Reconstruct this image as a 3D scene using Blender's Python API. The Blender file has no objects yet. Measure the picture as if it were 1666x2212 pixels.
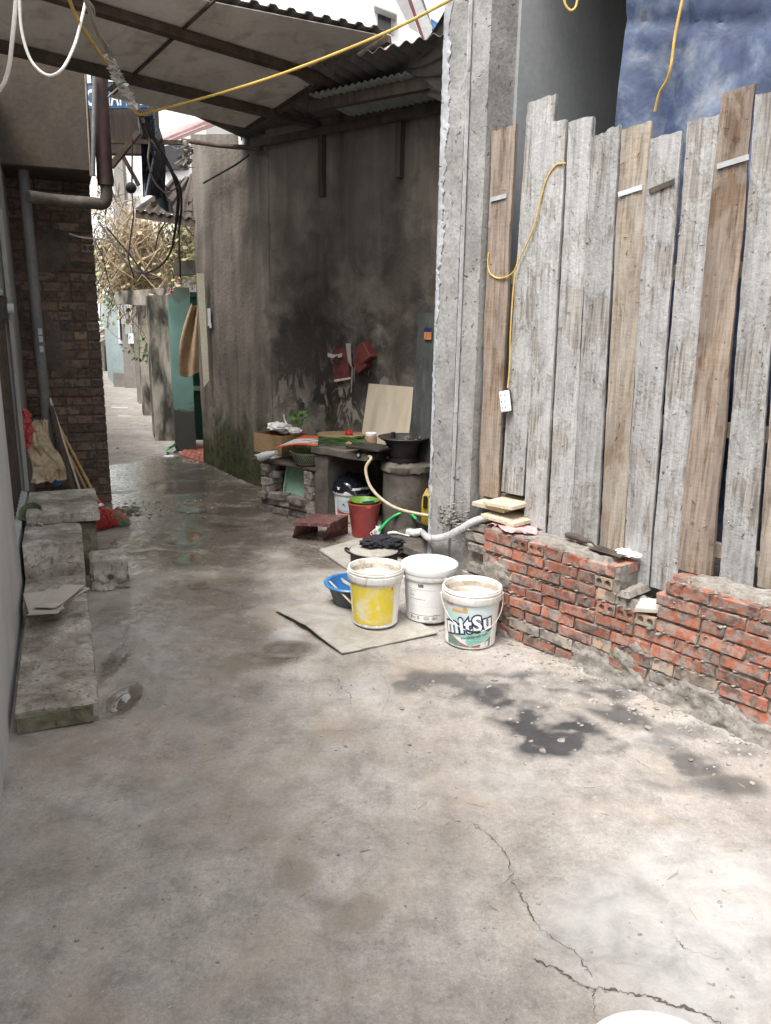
import bpy, bmesh, math, random
import numpy as np
from mathutils import Vector, Matrix, noise as mnoise

random.seed(7)
rng = np.random.default_rng(11)
SC = bpy.context.scene
COL = SC.collection
R = math.radians

# ------------------------------------------------------------ camera
FPX, CX, CY, HC, PITCH, ROLL = 1664., 833., 1106., 1.70, R(14), R(1.0)
cam_d = bpy.data.cameras.new('camera'); cam = bpy.data.objects.new('camera', cam_d); COL.objects.link(cam)
cam.location = (0, 0, HC)
cam.rotation_mode = 'XYZ'
cam.rotation_euler = (Matrix.Rotation(math.pi/2 - PITCH, 3, 'X') @ Matrix.Rotation(ROLL, 3, 'Z')).to_euler('XYZ')
cam_d.sensor_fit = 'HORIZONTAL'; cam_d.sensor_width = 36.0; cam_d.lens = 36.0*FPX/1666.0
cam_d.clip_start = 0.05; cam_d.clip_end = 500
SC.camera = cam

# ------------------------------------------------------------ sky, sun, exposure
SUN_EL, SUN_AZ = R(62), R(215)
world = bpy.data.worlds.new('World'); SC.world = world; world.use_nodes = True
wn = world.node_tree; wn.nodes.clear()
sky = wn.nodes.new('ShaderNodeTexSky'); sky.sky_type = 'NISHITA'; sky.sun_disc = False
sky.sun_elevation = SUN_EL; sky.sun_rotation = SUN_AZ; sky.dust_density = 6.0; sky.air_density = 1.0; sky.ozone_density = 1.0
hs = wn.nodes.new('ShaderNodeHueSaturation'); hs.inputs['Saturation'].default_value = 0.12
bg = wn.nodes.new('ShaderNodeBackground'); bg.inputs['Strength'].default_value = 0.15
wo = wn.nodes.new('ShaderNodeOutputWorld')
wn.links.new(sky.outputs[0], hs.inputs['Color']); wn.links.new(hs.outputs[0], bg.inputs['Color']); wn.links.new(bg.outputs[0], wo.inputs[0])
sun_d = bpy.data.lights.new('sun', 'SUN'); sun = bpy.data.objects.new('sun', sun_d); COL.objects.link(sun)
sun_d.energy = 1.1; sun_d.angle = R(25); sun_d.color = (1.0, 0.965, 0.91)
sd = Vector((math.sin(SUN_AZ)*math.cos(SUN_EL), math.cos(SUN_AZ)*math.cos(SUN_EL), math.sin(SUN_EL)))
sun.rotation_euler = sd.to_track_quat('Z', 'Y').to_euler(); sun.location = (0, 0, 12)
SC.view_settings.view_transform = 'Standard'; SC.view_settings.look = 'None'
SC.view_settings.gamma = 1.0; SC.view_settings.use_curve_mapping = False
SC.view_settings.exposure = 1.30
SC.render.engine = 'CYCLES'
SC.cycles.max_bounces = 6; SC.cycles.diffuse_bounces = 5; SC.cycles.glossy_bounces = 2; SC.cycles.transmission_bounces = 4

# ------------------------------------------------------------ sight lines: where a point of the photograph lies on a known surface
_Rm = cam.rotation_euler.to_matrix(); OC = Vector((0, 0, HC))
def ray(u, v): return _Rm @ Vector(((u-CX)/FPX, -(v-CY)/FPX, -1.0))
def G(u, v, z=0.0):
    d = ray(u, v); return OC + d*((z-HC)/d.z)
def VP(u, v, p, q):
    n = Vector((-(q[1]-p[1]), q[0]-p[0], 0)); d = ray(u, v)
    return OC + d*(n.dot(Vector((p[0], p[1], 0))-Vector((0, 0, 0)))/n.dot(d))
def Yd(u, v, y):
    d = ray(u, v); return OC + d*(y/d.y)
def V3(a, z=0.0): return Vector((a[0], a[1], z))

# ------------------------------------------------------------ mesh toolkit
WP = {}
def wpos(o): return WP.get(o.name, Vector((0, 0, 0))) if o else Vector((0, 0, 0))
def setp(o, **k):
    for a, b in k.items():
        if b is not None: o[a] = b
    return o
def thing(name, label, cat, loc, group=None):
    o = bpy.data.objects.new(name, None); COL.objects.link(o); o.location = loc; o.empty_display_size = 0.1
    WP[o.name] = Vector(loc); return setp(o, label=label, category=cat, group=group)

class MB:
    def __init__(s): s.v = []; s.f = []; s.c = None
    def add(s, vs, fs):
        b = len(s.v); s.v.extend(Vector(x) for x in vs); s.f.extend([tuple(i+b for i in f) for f in fs]); return s
    def box(s, c, size, M=None, bev=0.0, jit=0.0):
        hx, hy, hz = size[0]/2, size[1]/2, size[2]/2
        M = M or Matrix.Identity(3); c = Vector(c)
        if bev <= 0:
            vs = [Vector((x, y, z)) for x in (-hx, hx) for y in (-hy, hy) for z in (-hz, hz)]
            fs = [(0, 1, 3, 2), (4, 6, 7, 5), (0, 4, 5, 1), (2, 3, 7, 6), (0, 2, 6, 4), (1, 5, 7, 3)]
        else:
            vs = []; idx = {}
            for ix, sx in enumerate((-1, 1)):
                for iy, sy in enumerate((-1, 1)):
                    for iz, sz in enumerate((-1, 1)):
                        for ax in range(3):
                            p = [sx*(hx-bev), sy*(hy-bev), sz*(hz-bev)]
                            p[ax] = (sx*hx, sy*hy, sz*hz)[ax]
                            idx[(ix, iy, iz, ax)] = len(vs); vs.append(Vector(p))
            fs = []
            for ax in range(3):
                a, b = [(1, 2), (2, 0), (0, 1)][ax]
                for sgn in (0, 1):
                    q = []
                    for (i, j) in ((0, 0), (1, 0), (1, 1), (0, 1)):
                        k = [0, 0, 0]; k[ax] = sgn; k[a] = i; k[b] = j; q.append(idx[(*k, ax)])
                    fs.append(tuple(q) if sgn else tuple(reversed(q)))
                for i in (0, 1):
                    for j in (0, 1):
                        k0 = [0, 0, 0]; k0[a] = i; k0[b] = j; k1 = list(k0); k1[ax] = 1
                        q = (idx[(*k0, a)], idx[(*k1, a)], idx[(*k1, b)], idx[(*k0, b)])
                        fs.append(q if (i == j) else tuple(reversed(q)))
            for ix in (0, 1):
                for iy in (0, 1):
                    for iz in (0, 1):
                        q = tuple(idx[(ix, iy, iz, a)] for a in range(3))
                        fs.append(q if (ix+iy+iz) % 2 else tuple(reversed(q)))
        if jit: vs = [p+Vector((random.uniform(-jit, jit), random.uniform(-jit, jit), random.uniform(-jit, jit))) for p in vs]
        return s.add([c+M@p for p in vs], fs)
    def bar(s, a, b, w, h, up=(0, 0, 1), bev=0.0):
        a = Vector(a); b = Vector(b); d = b-a; L = d.length; x = d/L
        z = Vector(up); z = (z-x*z.dot(x)).normalized(); y = z.cross(x)
        return s.box((a+b)/2, (L, w, h), Matrix((x, y, z)).transposed(), bev)
    def tube(s, pts, r, n=8, cap=True, closed=False):
        pts = [Vector(p) for p in pts]; m = len(pts)
        rr = r if isinstance(r, (list, tuple)) else [r]*m
        vs = []; prev = None
        for i, p in enumerate(pts):
            t = (pts[min(i+1, m-1)]-pts[max(i-1, 0)])
            t = t.normalized() if t.length > 1e-9 else Vector((0, 0, 1))
            if prev is None:
                a = Vector((0, 0, 1)) if abs(t.z) < .9 else Vector((1, 0, 0)); prev = (a-t*a.dot(t)).normalized()
            prev = prev-t*prev.dot(t); prev = prev.normalized() if prev.length > 1e-6 else t.orthogonal().normalized()
            bn = t.cross(prev)
            for k in range(n):
                an = 2*math.pi*k/n; vs.append(p+(prev*math.cos(an)+bn*math.sin(an))*rr[i])
        fs = [(i*n+k, i*n+(k+1) % n, (i+1)*n+(k+1) % n, (i+1)*n+k) for i in range(m-1) for k in range(n)]
        if cap: fs += [tuple(reversed(range(n))), tuple((m-1)*n+k for k in range(n))]
        return s.add(vs, fs)
    def lathe(s, prof, c=(0, 0, 0), n=32, M=None, cap0=False, cap1=False, sx=1.0, sy=1.0, wob=None):
        c = Vector(c); M = M or Matrix.Identity(3); vs = []; m = len(prof)
        for i, (r, z) in enumerate(prof):
            for k in range(n):
                a = 2*math.pi*k/n; q = wob(a, i) if wob else 1.0
                vs.append(c+M@Vector((r*q*math.cos(a)*sx, r*q*math.sin(a)*sy, z)))
        fs = [(i*n+k, i*n+(k+1) % n, (i+1)*n+(k+1) % n, (i+1)*n+k) for i in range(m-1) for k in range(n)]
        if cap0: fs.append(tuple(reversed(range(n))))
        if cap1: fs.append(tuple((m-1)*n+k for k in range(n)))
        return s.add(vs, fs)
    def grid(s, P, nu, nv):
        vs = [P(i/nu, j/nv) for j in range(nv+1) for i in range(nu+1)]
        fs = [(j*(nu+1)+i, j*(nu+1)+i+1, (j+1)*(nu+1)+i+1, (j+1)*(nu+1)+i) for j in range(nv) for i in range(nu)]
        return s.add(vs, fs)
    def slab(s, P, nu, nv, th):
        """a sheet P(a,b) given thickness th along its own normals"""
        e = 1e-3
        def nrm(a, b):
            a0, b0 = min(a, 1-e), min(b, 1-e)
            n = (Vector(P(a0+e, b0))-Vector(P(a0, b0))).cross(Vector(P(a0, b0+e))-Vector(P(a0, b0)))
            return n.normalized() if n.length > 1e-14 else Vector((0, 0, 1))
        b = len(s.v); A = [Vector(P(i/nu, j/nv)) for j in range(nv+1) for i in range(nu+1)]
        Bv = [A[j*(nu+1)+i]-nrm(i/nu, j/nv)*th for j in range(nv+1) for i in range(nu+1)]
        N = len(A); W = nu+1; fs = []
        for j in range(nv):
            for i in range(nu):
                q = (j*W+i, j*W+i+1, (j+1)*W+i+1, (j+1)*W+i); fs.append(q); fs.append(tuple(x+N for x in reversed(q)))
        for i in range(nu):
            fs.append((i+1, i, i+N, i+1+N)); k = nv*W; fs.append((k+i, k+i+1, k+i+1+N, k+i+N))
        for j in range(nv):
            fs.append((j*W, (j+1)*W, (j+1)*W+N, j*W+N)); k = nu; fs.append(((j+1)*W+k, j*W+k, j*W+k+N, (j+1)*W+k+N))
        return s.add(A+Bv, fs)
    def prism(s, poly, d):
        d = Vector(d); n = len(poly); A = [Vector(p) for p in poly]
        fs = [tuple(reversed(range(n))), tuple(range(n, 2*n))]+[(i, (i+1) % n, (i+1) % n+n, i+n) for i in range(n)]
        return s.add(A+[p+d for p in A], fs)
    def blob(s, c, r, sub=2, amp=.2, freq=3.0, sc=(1, 1, 1), seed=0):
        bm = bmesh.new(); bmesh.ops.create_icosphere(bm, subdivisions=sub, radius=1.0); c = Vector(c)
        o = Vector((seed*7.3, seed*3.1, seed*1.7)); vs = []
        for v in bm.verts:
            p = v.co.copy(); k = 1+amp*mnoise.noise(p*freq+o)*1.6; vs.append(c+Vector((p.x*sc[0], p.y*sc[1], p.z*sc[2]))*r*k)
        fs = [tuple(v.index for v in f.verts) for f in bm.faces]; bm.free(); return s.add(vs, fs)
    def fbm(s, amp, freq, seed=0.0):
        o = Vector((seed, seed*2.1, -seed)); s.v = [p+Vector((mnoise.noise(p*freq+o), mnoise.noise(p*freq+o*2+Vector((9, 1, 4))), mnoise.noise(p*freq-o+Vector((3, 8, 2)))))*amp for p in s.v]; return s
    def mesh(s, name, org=Vector((0, 0, 0))):
        me = bpy.data.meshes.new(name); me.from_pydata([tuple(p-org) for p in s.v], [], s.f); me.update(); return me
    def obj(s, name, m, parent=None, smooth=False, label=None, cat=None, group=None, kind=None, recalc=True):
        if parent is not None: org = wpos(parent)
        else:
            xs = [p.x for p in s.v]; ys = [p.y for p in s.v]; zs = [p.z for p in s.v]
            org = Vector(((min(xs)+max(xs))/2, (min(ys)+max(ys))/2, min(zs)))
        me = s.mesh(name, org)
        if recalc:
            bm = bmesh.new(); bm.from_mesh(me); bmesh.ops.recalc_face_normals(bm, faces=bm.faces); bm.to_mesh(me); bm.free()
        me.materials.append(m)
        if smooth:
            me.shade_smooth()
            if smooth != 'all': me.set_sharp_from_angle(angle=R(smooth if smooth is not True else 40))
        o = bpy.data.objects.new(name, me); COL.objects.link(o)
        if parent is not None: o.parent = parent; WP[o.name] = org.copy()
        else: o.location = org; WP[o.name] = org.copy()
        return setp(o, label=label, category=cat, group=group, kind=kind)

def link_copy(name, me, parent, loc, M=None):
    o = bpy.data.objects.new(name, me); COL.objects.link(o); o.parent = parent
    o.location = Vector(loc)-wpos(parent)
    if M is not None: o.rotation_euler = M.to_euler()
    WP[o.name] = wpos(parent)
    return o
def curve(pts, n=8):
    pts = [Vector(p) for p in pts]; out = []
    for i in range(len(pts)-1):
        p0 = pts[max(i-1, 0)]; p1 = pts[i]; p2 = pts[i+1]; p3 = pts[min(i+2, len(pts)-1)]
        for k in range(n):
            t = k/n; out.append(.5*((2*p1)+(p2-p0)*t+(2*p0-5*p1+4*p2-p3)*t*t+(3*p1-p0-3*p2+p3)*t**3))
    return out+[pts[-1]]
def frame(x, z=(0, 0, 1)):
    x = Vector(x).normalized(); z = Vector(z); z = (z-x*z.dot(x)).normalized(); return Matrix((x, z.cross(x), z)).transposed()
def rotz(a): return Matrix.Rotation(a, 3, 'Z')

def text2d(body, size, offset=0.0, cuts=2, shear=0.0, space=1.0):
    cu = bpy.data.curves.new('t', 'FONT'); cu.body = body; cu.size = size; cu.offset = offset; cu.resolution_u = 3; cu.shear = shear; cu.space_character = space
    cu.align_x = 'CENTER'; cu.align_y = 'CENTER'
    o = bpy.data.objects.new('t', cu); COL.objects.link(o); dg = bpy.context.evaluated_depsgraph_get()
    me = bpy.data.meshes.new_from_object(o.evaluated_get(dg)); bpy.data.objects.remove(o); bpy.data.curves.remove(cu)
    bm = bmesh.new(); bm.from_mesh(me); bmesh.ops.triangulate(bm, faces=bm.faces)
    if cuts: bmesh.ops.subdivide_edges(bm, edges=bm.edges, cuts=cuts, use_grid_fill=True)
    bm.verts.ensure_lookup_table(); vs = [(v.co.x, v.co.y) for v in bm.verts]; fs = [tuple(v.index for v in f.verts) for f in bm.faces]
    bm.free(); bpy.data.meshes.remove(me); return vs, fs

# ------------------------------------------------------------ materials
def nodes(name):
    m = bpy.data.materials.new(name); m.use_nodes = True; nt = m.node_tree; nt.nodes.clear()
    out = nt.nodes.new('ShaderNodeOutputMaterial'); b = nt.nodes.new('ShaderNodeBsdfPrincipled'); nt.links.new(b.outputs[0], out.inputs[0])
    def N(t, **k):
        n = nt.nodes.new('ShaderNode'+t)
        for a, v in k.items():
            if a.startswith('i_'):
                n.inputs[int(a[2:]) if a[2:].isdigit() else a[2:].replace('_', ' ')].default_value = v
            else: setattr(n, a, v)
        return n
    def L(a, b_): nt.links.new(a, b_)
    return m, N, L, b
def c4(c): return (*c, 1.0) if len(c) == 3 else tuple(c)
def ramp(N, stops, interp='LINEAR'):
    r = N('ValToRGB'); e = r.color_ramp.elements; r.color_ramp.interpolation = interp
    while len(e) < len(stops): e.new(0.5)
    for i, (p, c) in enumerate(stops): e[i].position = p; e[i].color = c4(c) if isinstance(c, (tuple, list)) else (c, c, c, 1)
    return r
def noise(N, L, vec, scale, detail=6, dist=0.0, rough=.55):
    n = N('TexNoise', i_Scale=scale, i_Detail=min(detail, 5), i_Distortion=dist, i_Roughness=rough)
    if vec is not None: L(vec, n.inputs['Vector'])
    return n
def mixc(N, L, fac, a, b, mode='MIX'):
    m = N('Mix', data_type='RGBA', blend_type=mode)
    for s, v in ((m.inputs['Factor'], fac), (m.inputs['A'], a), (m.inputs['B'], b)):
        if isinstance(v, (int, float)): s.default_value = v
        elif isinstance(v, (tuple, list)): s.default_value = c4(v)
        else: L(v, s)
    return m.outputs['Result']
def mth(N, L, op, a, b=0.0, clamp=False):
    m = N('Math', operation=op); m.use_clamp = clamp
    for i, v in enumerate((a, b)):
        if isinstance(v, (int, float)): m.inputs[i].default_value = v
        else: L(v, m.inputs[i])
    return m.outputs[0]
def coords(N, L, stretch=(1, 1, 1), rand=True):
    tc = N('TexCoord'); mp = N('Mapping'); mp.inputs['Scale'].default_value = stretch; L(tc.outputs['Object'], mp.inputs['Vector'])
    oi = N('ObjectInfo')
    if rand:
        add = N('VectorMath', operation='ADD'); k = N('VectorMath', operation='SCALE'); k.inputs[0].default_value = (13.7, 7.1, 5.3)
        L(oi.outputs['Random'], k.inputs['Scale']); L(tc.outputs['Object'], add.inputs[0]); L(k.outputs[0], add.inputs[1]); L(add.outputs[0], mp.inputs['Vector'])
    return mp.outputs[0], oi.outputs['Random'], tc
def mat(name, cols, scale=5, rough=.8, bump=.25, bscale=60, detail=6, rand=0.0, metal=0.0, spec=.35, stretch=(1, 1, 1), dist=.4, var=.18, pits=0.0, pitscale=25, bdist=.01, spread=.22, dirt=None, dirtamt=.5):
    m, N, L, b = nodes(name); vec, rnd, tc = coords(N, L, stretch)
    n1 = noise(N, L, vec, scale, detail, dist)
    st = [(.5-spread+2*spread*i/max(1, len(cols)-1), c) for i, c in enumerate(cols)] if len(cols) > 1 else [(0, cols[0]), (1, cols[0])]
    col = ramp(N, st); L(n1.outputs[0], col.inputs[0]); c = col.outputs[0]
    n2 = noise(N, L, vec, bscale, 5)
    if var: 
        r2 = ramp(N, [(.25, 1-var), (.75, 1+var)]); L(n2.outputs[0], r2.inputs[0]); c = mixc(N, L, 1.0, c, r2.outputs[0], 'MULTIPLY')
    if dirt:
        n3 = noise(N, L, vec, scale*2.3, 8, 1.0); r3 = ramp(N, [(.52, 0.), (.68, dirtamt)]); L(n3.outputs[0], r3.inputs[0]); c = mixc(N, L, r3.outputs[0], c, dirt)
    if rand:
        k = mth(N, L, 'MULTIPLY_ADD', rnd, 2*rand); k.node.inputs[2].default_value = 1-rand
        hv = N('HueSaturation'); L(c, hv.inputs['Color']); L(k, hv.inputs['Value']); c = hv.outputs[0]
    h = n2.outputs[0]
    if pits:
        n4 = noise(N, L, vec, pitscale, 3, .6); r4 = ramp(N, [(.30, 0.), (.36, 1.)]); L(n4.outputs[0], r4.inputs[0])
        c = mixc(N, L, r4.outputs[0], mixc(N, L, pits, c, (.02, .02, .02)), c); h = mth(N, L, 'ADD', mth(N, L, 'MULTIPLY', r4.outputs[0], .8), mth(N, L, 'MULTIPLY', h, .5))
    L(c, b.inputs['Base Color']); b.inputs['Metallic'].default_value = metal; b.inputs['Specular IOR Level'].default_value = spec
    rr = ramp(N, [(.3, max(0, rough-.1)), (.7, min(1, rough+.1))]); L(n1.outputs[0], rr.inputs[0]); L(rr.outputs[0], b.inputs['Roughness'])
    if bump:
        bp = N('Bump', i_Strength=bump, i_Distance=bdist); L(h, bp.inputs['Height']); L(bp.outputs[0], b.inputs['Normal'])
    return m
def attr_mat(name, rough=.5, grime=(.35, .3, .24), gamt=.5, gscale=9, bump=.05):
    m, N, L, b = nodes(name); a = N('Attribute', attribute_name='Col'); vec, rnd, tc = coords(N, L)
    n = noise(N, L, vec, gscale, 9, 1.2); r = ramp(N, [(.5, 0.), (.75, gamt)]); L(n.outputs[0], r.inputs[0])
    L(mixc(N, L, r.outputs[0], a.outputs['Color'], grime), b.inputs['Base Color']); b.inputs['Roughness'].default_value = rough
    return m
# ------------------------------------------------------------ material library
def m_brick(name, reds, pale, paleamt=.16, grey=.45, dull=1.0):
    m, N, L, b = nodes(name); vec, rnd, tc = coords(N, L)
    n1 = noise(N, L, vec, 9, 5, .5); r1 = ramp(N, [(.3, reds[0]), (.5, reds[1]), (.72, reds[2])]); L(n1.outputs[0], r1.inputs[0])
    pk = ramp(N, [(1-paleamt-.01, 0.), (1-paleamt, 1.)]); L(rnd, pk.inputs[0]); c = mixc(N, L, pk.outputs[0], r1.outputs[0], pale)
    # kiln burn marks: soft dark bands and smudges
    n2 = noise(N, L, vec, 15, 2, .1); r2 = ramp(N, [(.50, 0.), (.56, .78)]); L(n2.outputs[0], r2.inputs[0]); c = mixc(N, L, r2.outputs[0], c, (.095*dull, .08*dull, .075*dull))
    # cement dust and smears
    n3 = noise(N, L, vec, 22, 9, .8, .65); r3 = ramp(N, [(.44, 0.), (.60, grey)]); L(n3.outputs[0], r3.inputs[0]); c = mixc(N, L, r3.outputs[0], c, (.27*dull, .25*dull, .225*dull))
    k = mth(N, L, 'FRACT', mth(N, L, 'MULTIPLY', rnd, 17.3)); k = mth(N, L, 'MULTIPLY_ADD', k, .5); k.node.inputs[2].default_value = .72
    hv = N('HueSaturation'); L(c, hv.inputs['Color']); L(k, hv.inputs['Value']); L(hv.outputs[0], b.inputs['Base Color'])
    n4 = noise(N, L, vec, 110, 6); bp = N('Bump', i_Strength=.5, i_Distance=.006); L(n4.outputs[0], bp.inputs['Height']); L(bp.outputs[0], b.inputs['Normal'])
    b.inputs['Roughness'].default_value = .9; b.inputs['Specular IOR Level'].default_value = .2
    return m
def m_plank(name, base, dark, cement, camt, brownband=None):
    m, N, L, b = nodes(name); vec, rnd, tc = coords(N, L)
    mp = N('Mapping'); mp.inputs['Scale'].default_value = (1, 1, .055); L(vec, mp.inputs['Vector'])
    g = noise(N, L, mp.outputs[0], 60, 8, .5, .65); rg = ramp(N, [(.34, dark), (.50, base), (.68, tuple(x*1.2 for x in base))]); L(g.outputs[0], rg.inputs[0]); c = rg.outputs[0]
    # saw marks across the grain
    mp2 = N('Mapping'); mp2.inputs['Scale'].default_value = (.1, .1, 1); L(vec, mp2.inputs['Vector'])
    sm = noise(N, L, mp2.outputs[0], 130, 2); rs = ramp(N, [(.38, .88), (.62, 1.06)]); L(sm.outputs[0], rs.inputs[0]); c = mixc(N, L, 1., c, rs.outputs[0], 'MULTIPLY')
    if brownband:
        mp3 = N('Mapping'); mp3.inputs['Scale'].default_value = (1, 1, .12); L(vec, mp3.inputs['Vector'])
        n = noise(N, L, mp3.outputs[0], 9, 4, .5); r = ramp(N, [(.46, 0.), (.62, .85)]); L(n.outputs[0], r.inputs[0]); c = mixc(N, L, r.outputs[0], c, brownband)
    mpz = N('Mapping'); mpz.inputs['Scale'].default_value = (1, 1, .45); L(vec, mpz.inputs['Vector']); n2 = noise(N, L, mpz.outputs[0], 6.5, 10, .25, .68); r2 = ramp(N, [(.42, 0.), (.50, camt)]); L(n2.outputs[0], r2.inputs[0])
    cc = noise(N, L, mpz.outputs[0], 13, 10, .2, .72); rc = ramp(N, [(.32, tuple(x*.72 for x in cement)), (.5, cement), (.68, tuple(min(.62, x*1.22) for x in cement))]); L(cc.outputs[0], rc.inputs[0])
    c = mixc(N, L, r2.outputs[0], c, rc.outputs[0]); rgl = ramp(N, [(.36, .80), (.62, 1.1)]); L(g.outputs[0], rgl.inputs[0]); c = mixc(N, L, .8, c, rgl.outputs[0], 'MULTIPLY')
    # crusted lumps, chips and nail holes
    n4 = noise(N, L, vec, 46, 5, .3, .6); r4 = ramp(N, [(.295, 1.), (.335, 0.)]); L(n4.outputs[0], r4.inputs[0]); c = mixc(N, L, mth(N, L, 'MULTIPLY', r4.outputs[0], .7), c, (.075, .065, .055))
    k = mth(N, L, 'MULTIPLY_ADD', rnd, .26); k.node.inputs[2].default_value = .87; hv = N('HueSaturation'); L(c, hv.inputs['Color']); L(k, hv.inputs['Value']); L(hv.outputs[0], b.inputs['Base Color'])
    h = mth(N, L, 'ADD', mth(N, L, 'MULTIPLY', r2.outputs[0], n4.outputs[0]), mth(N, L, 'MULTIPLY', g.outputs[0], .45)); h = mth(N, L, 'SUBTRACT', h, r4.outputs[0])
    bp = N('Bump', i_Strength=.65, i_Distance=.010); L(h, bp.inputs['Height']); L(bp.outputs[0], b.inputs['Normal'])
    b.inputs['Roughness'].default_value = .88; b.inputs['Specular IOR Level'].default_value = .2
    return m
M = {}
M['brick_new'] = m_brick('brick_new', [(.26, .085, .052), (.34, .12, .073), (.39, .16, .10)], (.40, .27, .185), .10, .74)
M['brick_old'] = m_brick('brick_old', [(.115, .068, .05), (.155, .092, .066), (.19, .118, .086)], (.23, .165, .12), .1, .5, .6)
M['brick_grey'] = m_brick('brick_grey', [(.24, .20, .17), (.29, .25, .215), (.33, .28, .24)], (.34, .30, .26), .1, .7)
M['mortar'] = mat('mortar', [(.15, .135, .115), (.235, .215, .188), (.32, .298, .268)], 20, .93, .9, 70, pits=.4, pitscale=60, bdist=.01)
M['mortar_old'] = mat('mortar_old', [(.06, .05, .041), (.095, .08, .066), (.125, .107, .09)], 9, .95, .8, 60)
M['concrete'] = mat('concrete', [(.19, .183, .172), (.265, .257, .245), (.33, .322, .31)], 4, .9, .7, 45, pits=.6, pitscale=26, var=.2, bdist=.012)
M['concrete_white'] = mat('concrete_white', [(.26, .262, .27), (.36, .365, .38), (.43, .436, .455)], 8, .9, .8, 40, pits=.5, pitscale=22)
M['concrete_pale'] = mat('concrete_pale', [(.34, .335, .33), (.46, .46, .455), (.56, .56, .56)], 9, .9, .6, 45, pits=.5, pitscale=22)
M['concrete_step'] = mat('concrete_step', [(.15, .13, .105), (.26, .232, .195), (.35, .322, .285), (.50, .47, .43)], 5.5, .9, .9, 60, var=.25, pits=.35, pitscale=45, dirt=(.10, .088, .06), dirtamt=.6, spread=.19)
M['concrete_block'] = mat('concrete_block', [(.22, .20, .17), (.34, .315, .28), (.46, .43, .39)], 9, .95, .9, 70, pits=.6, pitscale=40, var=.25)
M['concrete_moss'] = mat('concrete_moss', [(.06, .065, .035), (.15, .14, .095), (.27, .24, .19)], 9, .95, .9, 50, pits=.3)
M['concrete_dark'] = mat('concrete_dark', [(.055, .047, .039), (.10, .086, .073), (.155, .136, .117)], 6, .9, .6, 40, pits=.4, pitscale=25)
M['plaster_left'] = mat('plaster_left', [(.40, .40, .39), (.50, .50, .49), (.56, .56, .55)], 2.0, .75, .15, 50, var=.08, stretch=(1, 1, .5))
M['plaster_grey'] = mat('plaster_grey', [(.25, .24, .225), (.33, .32, .30), (.38, .37, .35)], 2.5, .85, .2, 50, var=.1, stretch=(1, 1, .3))
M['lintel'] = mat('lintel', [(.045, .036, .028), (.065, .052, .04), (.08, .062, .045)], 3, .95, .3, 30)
M['steel_paint'] = mat('steel_paint', [(.40, .43, .45), (.55, .58, .60)], 7, .45, .05, 40, spec=.5, var=.08)
M['steel_dark'] = mat('steel_dark', [(.035, .03, .028), (.07, .055, .045), (.13, .085, .055)], 12, .7, .2, 60)
M['rust'] = mat('rust', [(.03, .022, .018), (.065, .044, .033), (.11, .08, .06)], 8, .9, .3, 60)
M['roof_under'] = mat('roof_under', [(.44, .41, .37), (.55, .52, .48), (.61, .585, .545)], 2.2, .6, .12, 30, var=.08, dirt=(.2, .15, .1), dirtamt=.45)
M['roof_dark'] = mat('roof_dark', [(.06, .055, .05), (.11, .10, .092), (.17, .155, .14)], 5, .8, .2, 30, var=.15)
M['roof_pale'] = mat('roof_pale', [(.20, .22, .20), (.30, .32, .29)], 5, .6, .1, 30)
M['sticker'] = mat('sticker', [(.36, .15, .05), (.42, .19, .07)], 8, .6, .03, 30)
M['pvc_dim'] = mat('pvc_dim', [(.13, .13, .127), (.19, .19, .185)], 4, .55, .03, 30)
M['wood_dark'] = mat('wood_dark', [(.045, .034, .028), (.08, .062, .05), (.11, .085, .07)], 20, .85, .4, 60, stretch=(1, 1, .1))
M['wood_pale'] = mat('wood_pale', [(.42, .34, .235), (.56, .47, .34), (.63, .55, .42)], 16, .85, .3, 70, dirt=(.33, .30, .26), dirtamt=.6)
M['plywood'] = mat('plywood', [(.36, .30, .215), (.44, .38, .285), (.50, .45, .36)], 2.5, .7, .1, 50, stretch=(3, 3, .25), var=.06)
M['cardboard'] = mat('cardboard', [(.19, .12, .06), (.28, .185, .095), (.34, .23, .13)], 4, .9, .15, 60, stretch=(1, 1, .4), dirt=(.09, .06, .035))
M['white_plastic'] = mat('white_plastic', [(.70, .69, .66), (.78, .775, .755), (.82, .82, .81)], 4, .38, .03, 30, spec=.5, var=.03, dirt=(.46, .40, .32), dirtamt=.5)
M['white_dirty'] = mat('white_dirty', [(.30, .24, .18), (.52, .46, .385), (.68, .645, .59)], 10, .6, .15, 60, var=.08, dirt=(.24, .18, .12), dirtamt=.75)
M['white_site'] = mat('white_site', [(.58, .55, .50), (.70, .68, .645), (.76, .75, .735)], 9, .5, .08, 50, spec=.45, var=.06, stretch=(1, 1, .3), dirt=(.40, .34, .265), dirtamt=.75)
M['white_clean'] = mat('white_clean', [(.80, .80, .80), (.84, .84, .84)], 4, .4, .02, 30, spec=.5, var=.02)
M['wet_mix'] = mat('wet_mix', [(.48, .42, .34), (.60, .55, .47), (.66, .62, .56)], 6, .5, .15, 40, dirt=(.3, .22, .14), dirtamt=.4)
M['black_pot'] = mat('black_pot', [(.012, .011, .010), (.025, .022, .02), (.05, .045, .04)], 9, .5, .3, 50)
M['black_cloth'] = mat('black_cloth', [(.014, .014, .018), (.03, .03, .036)], 12, .95, .3, 90)
M['black_film'] = mat('black_film', [(.008, .009, .014), (.016, .018, .026)], 5, .12, .1, 20, spec=.7)
M['red_plastic'] = mat('red_plastic', [(.33, .045, .045), (.42, .065, .06), (.47, .10, .09)], 6, .45, .03, 30, spec=.45, var=.06, dirt=(.25, .12, .10), dirtamt=.35)
M['red_dull'] = mat('red_dull', [(.07, .018, .017), (.12, .03, .028), (.15, .05, .044)], 9, .6, .1, 40)
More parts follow.
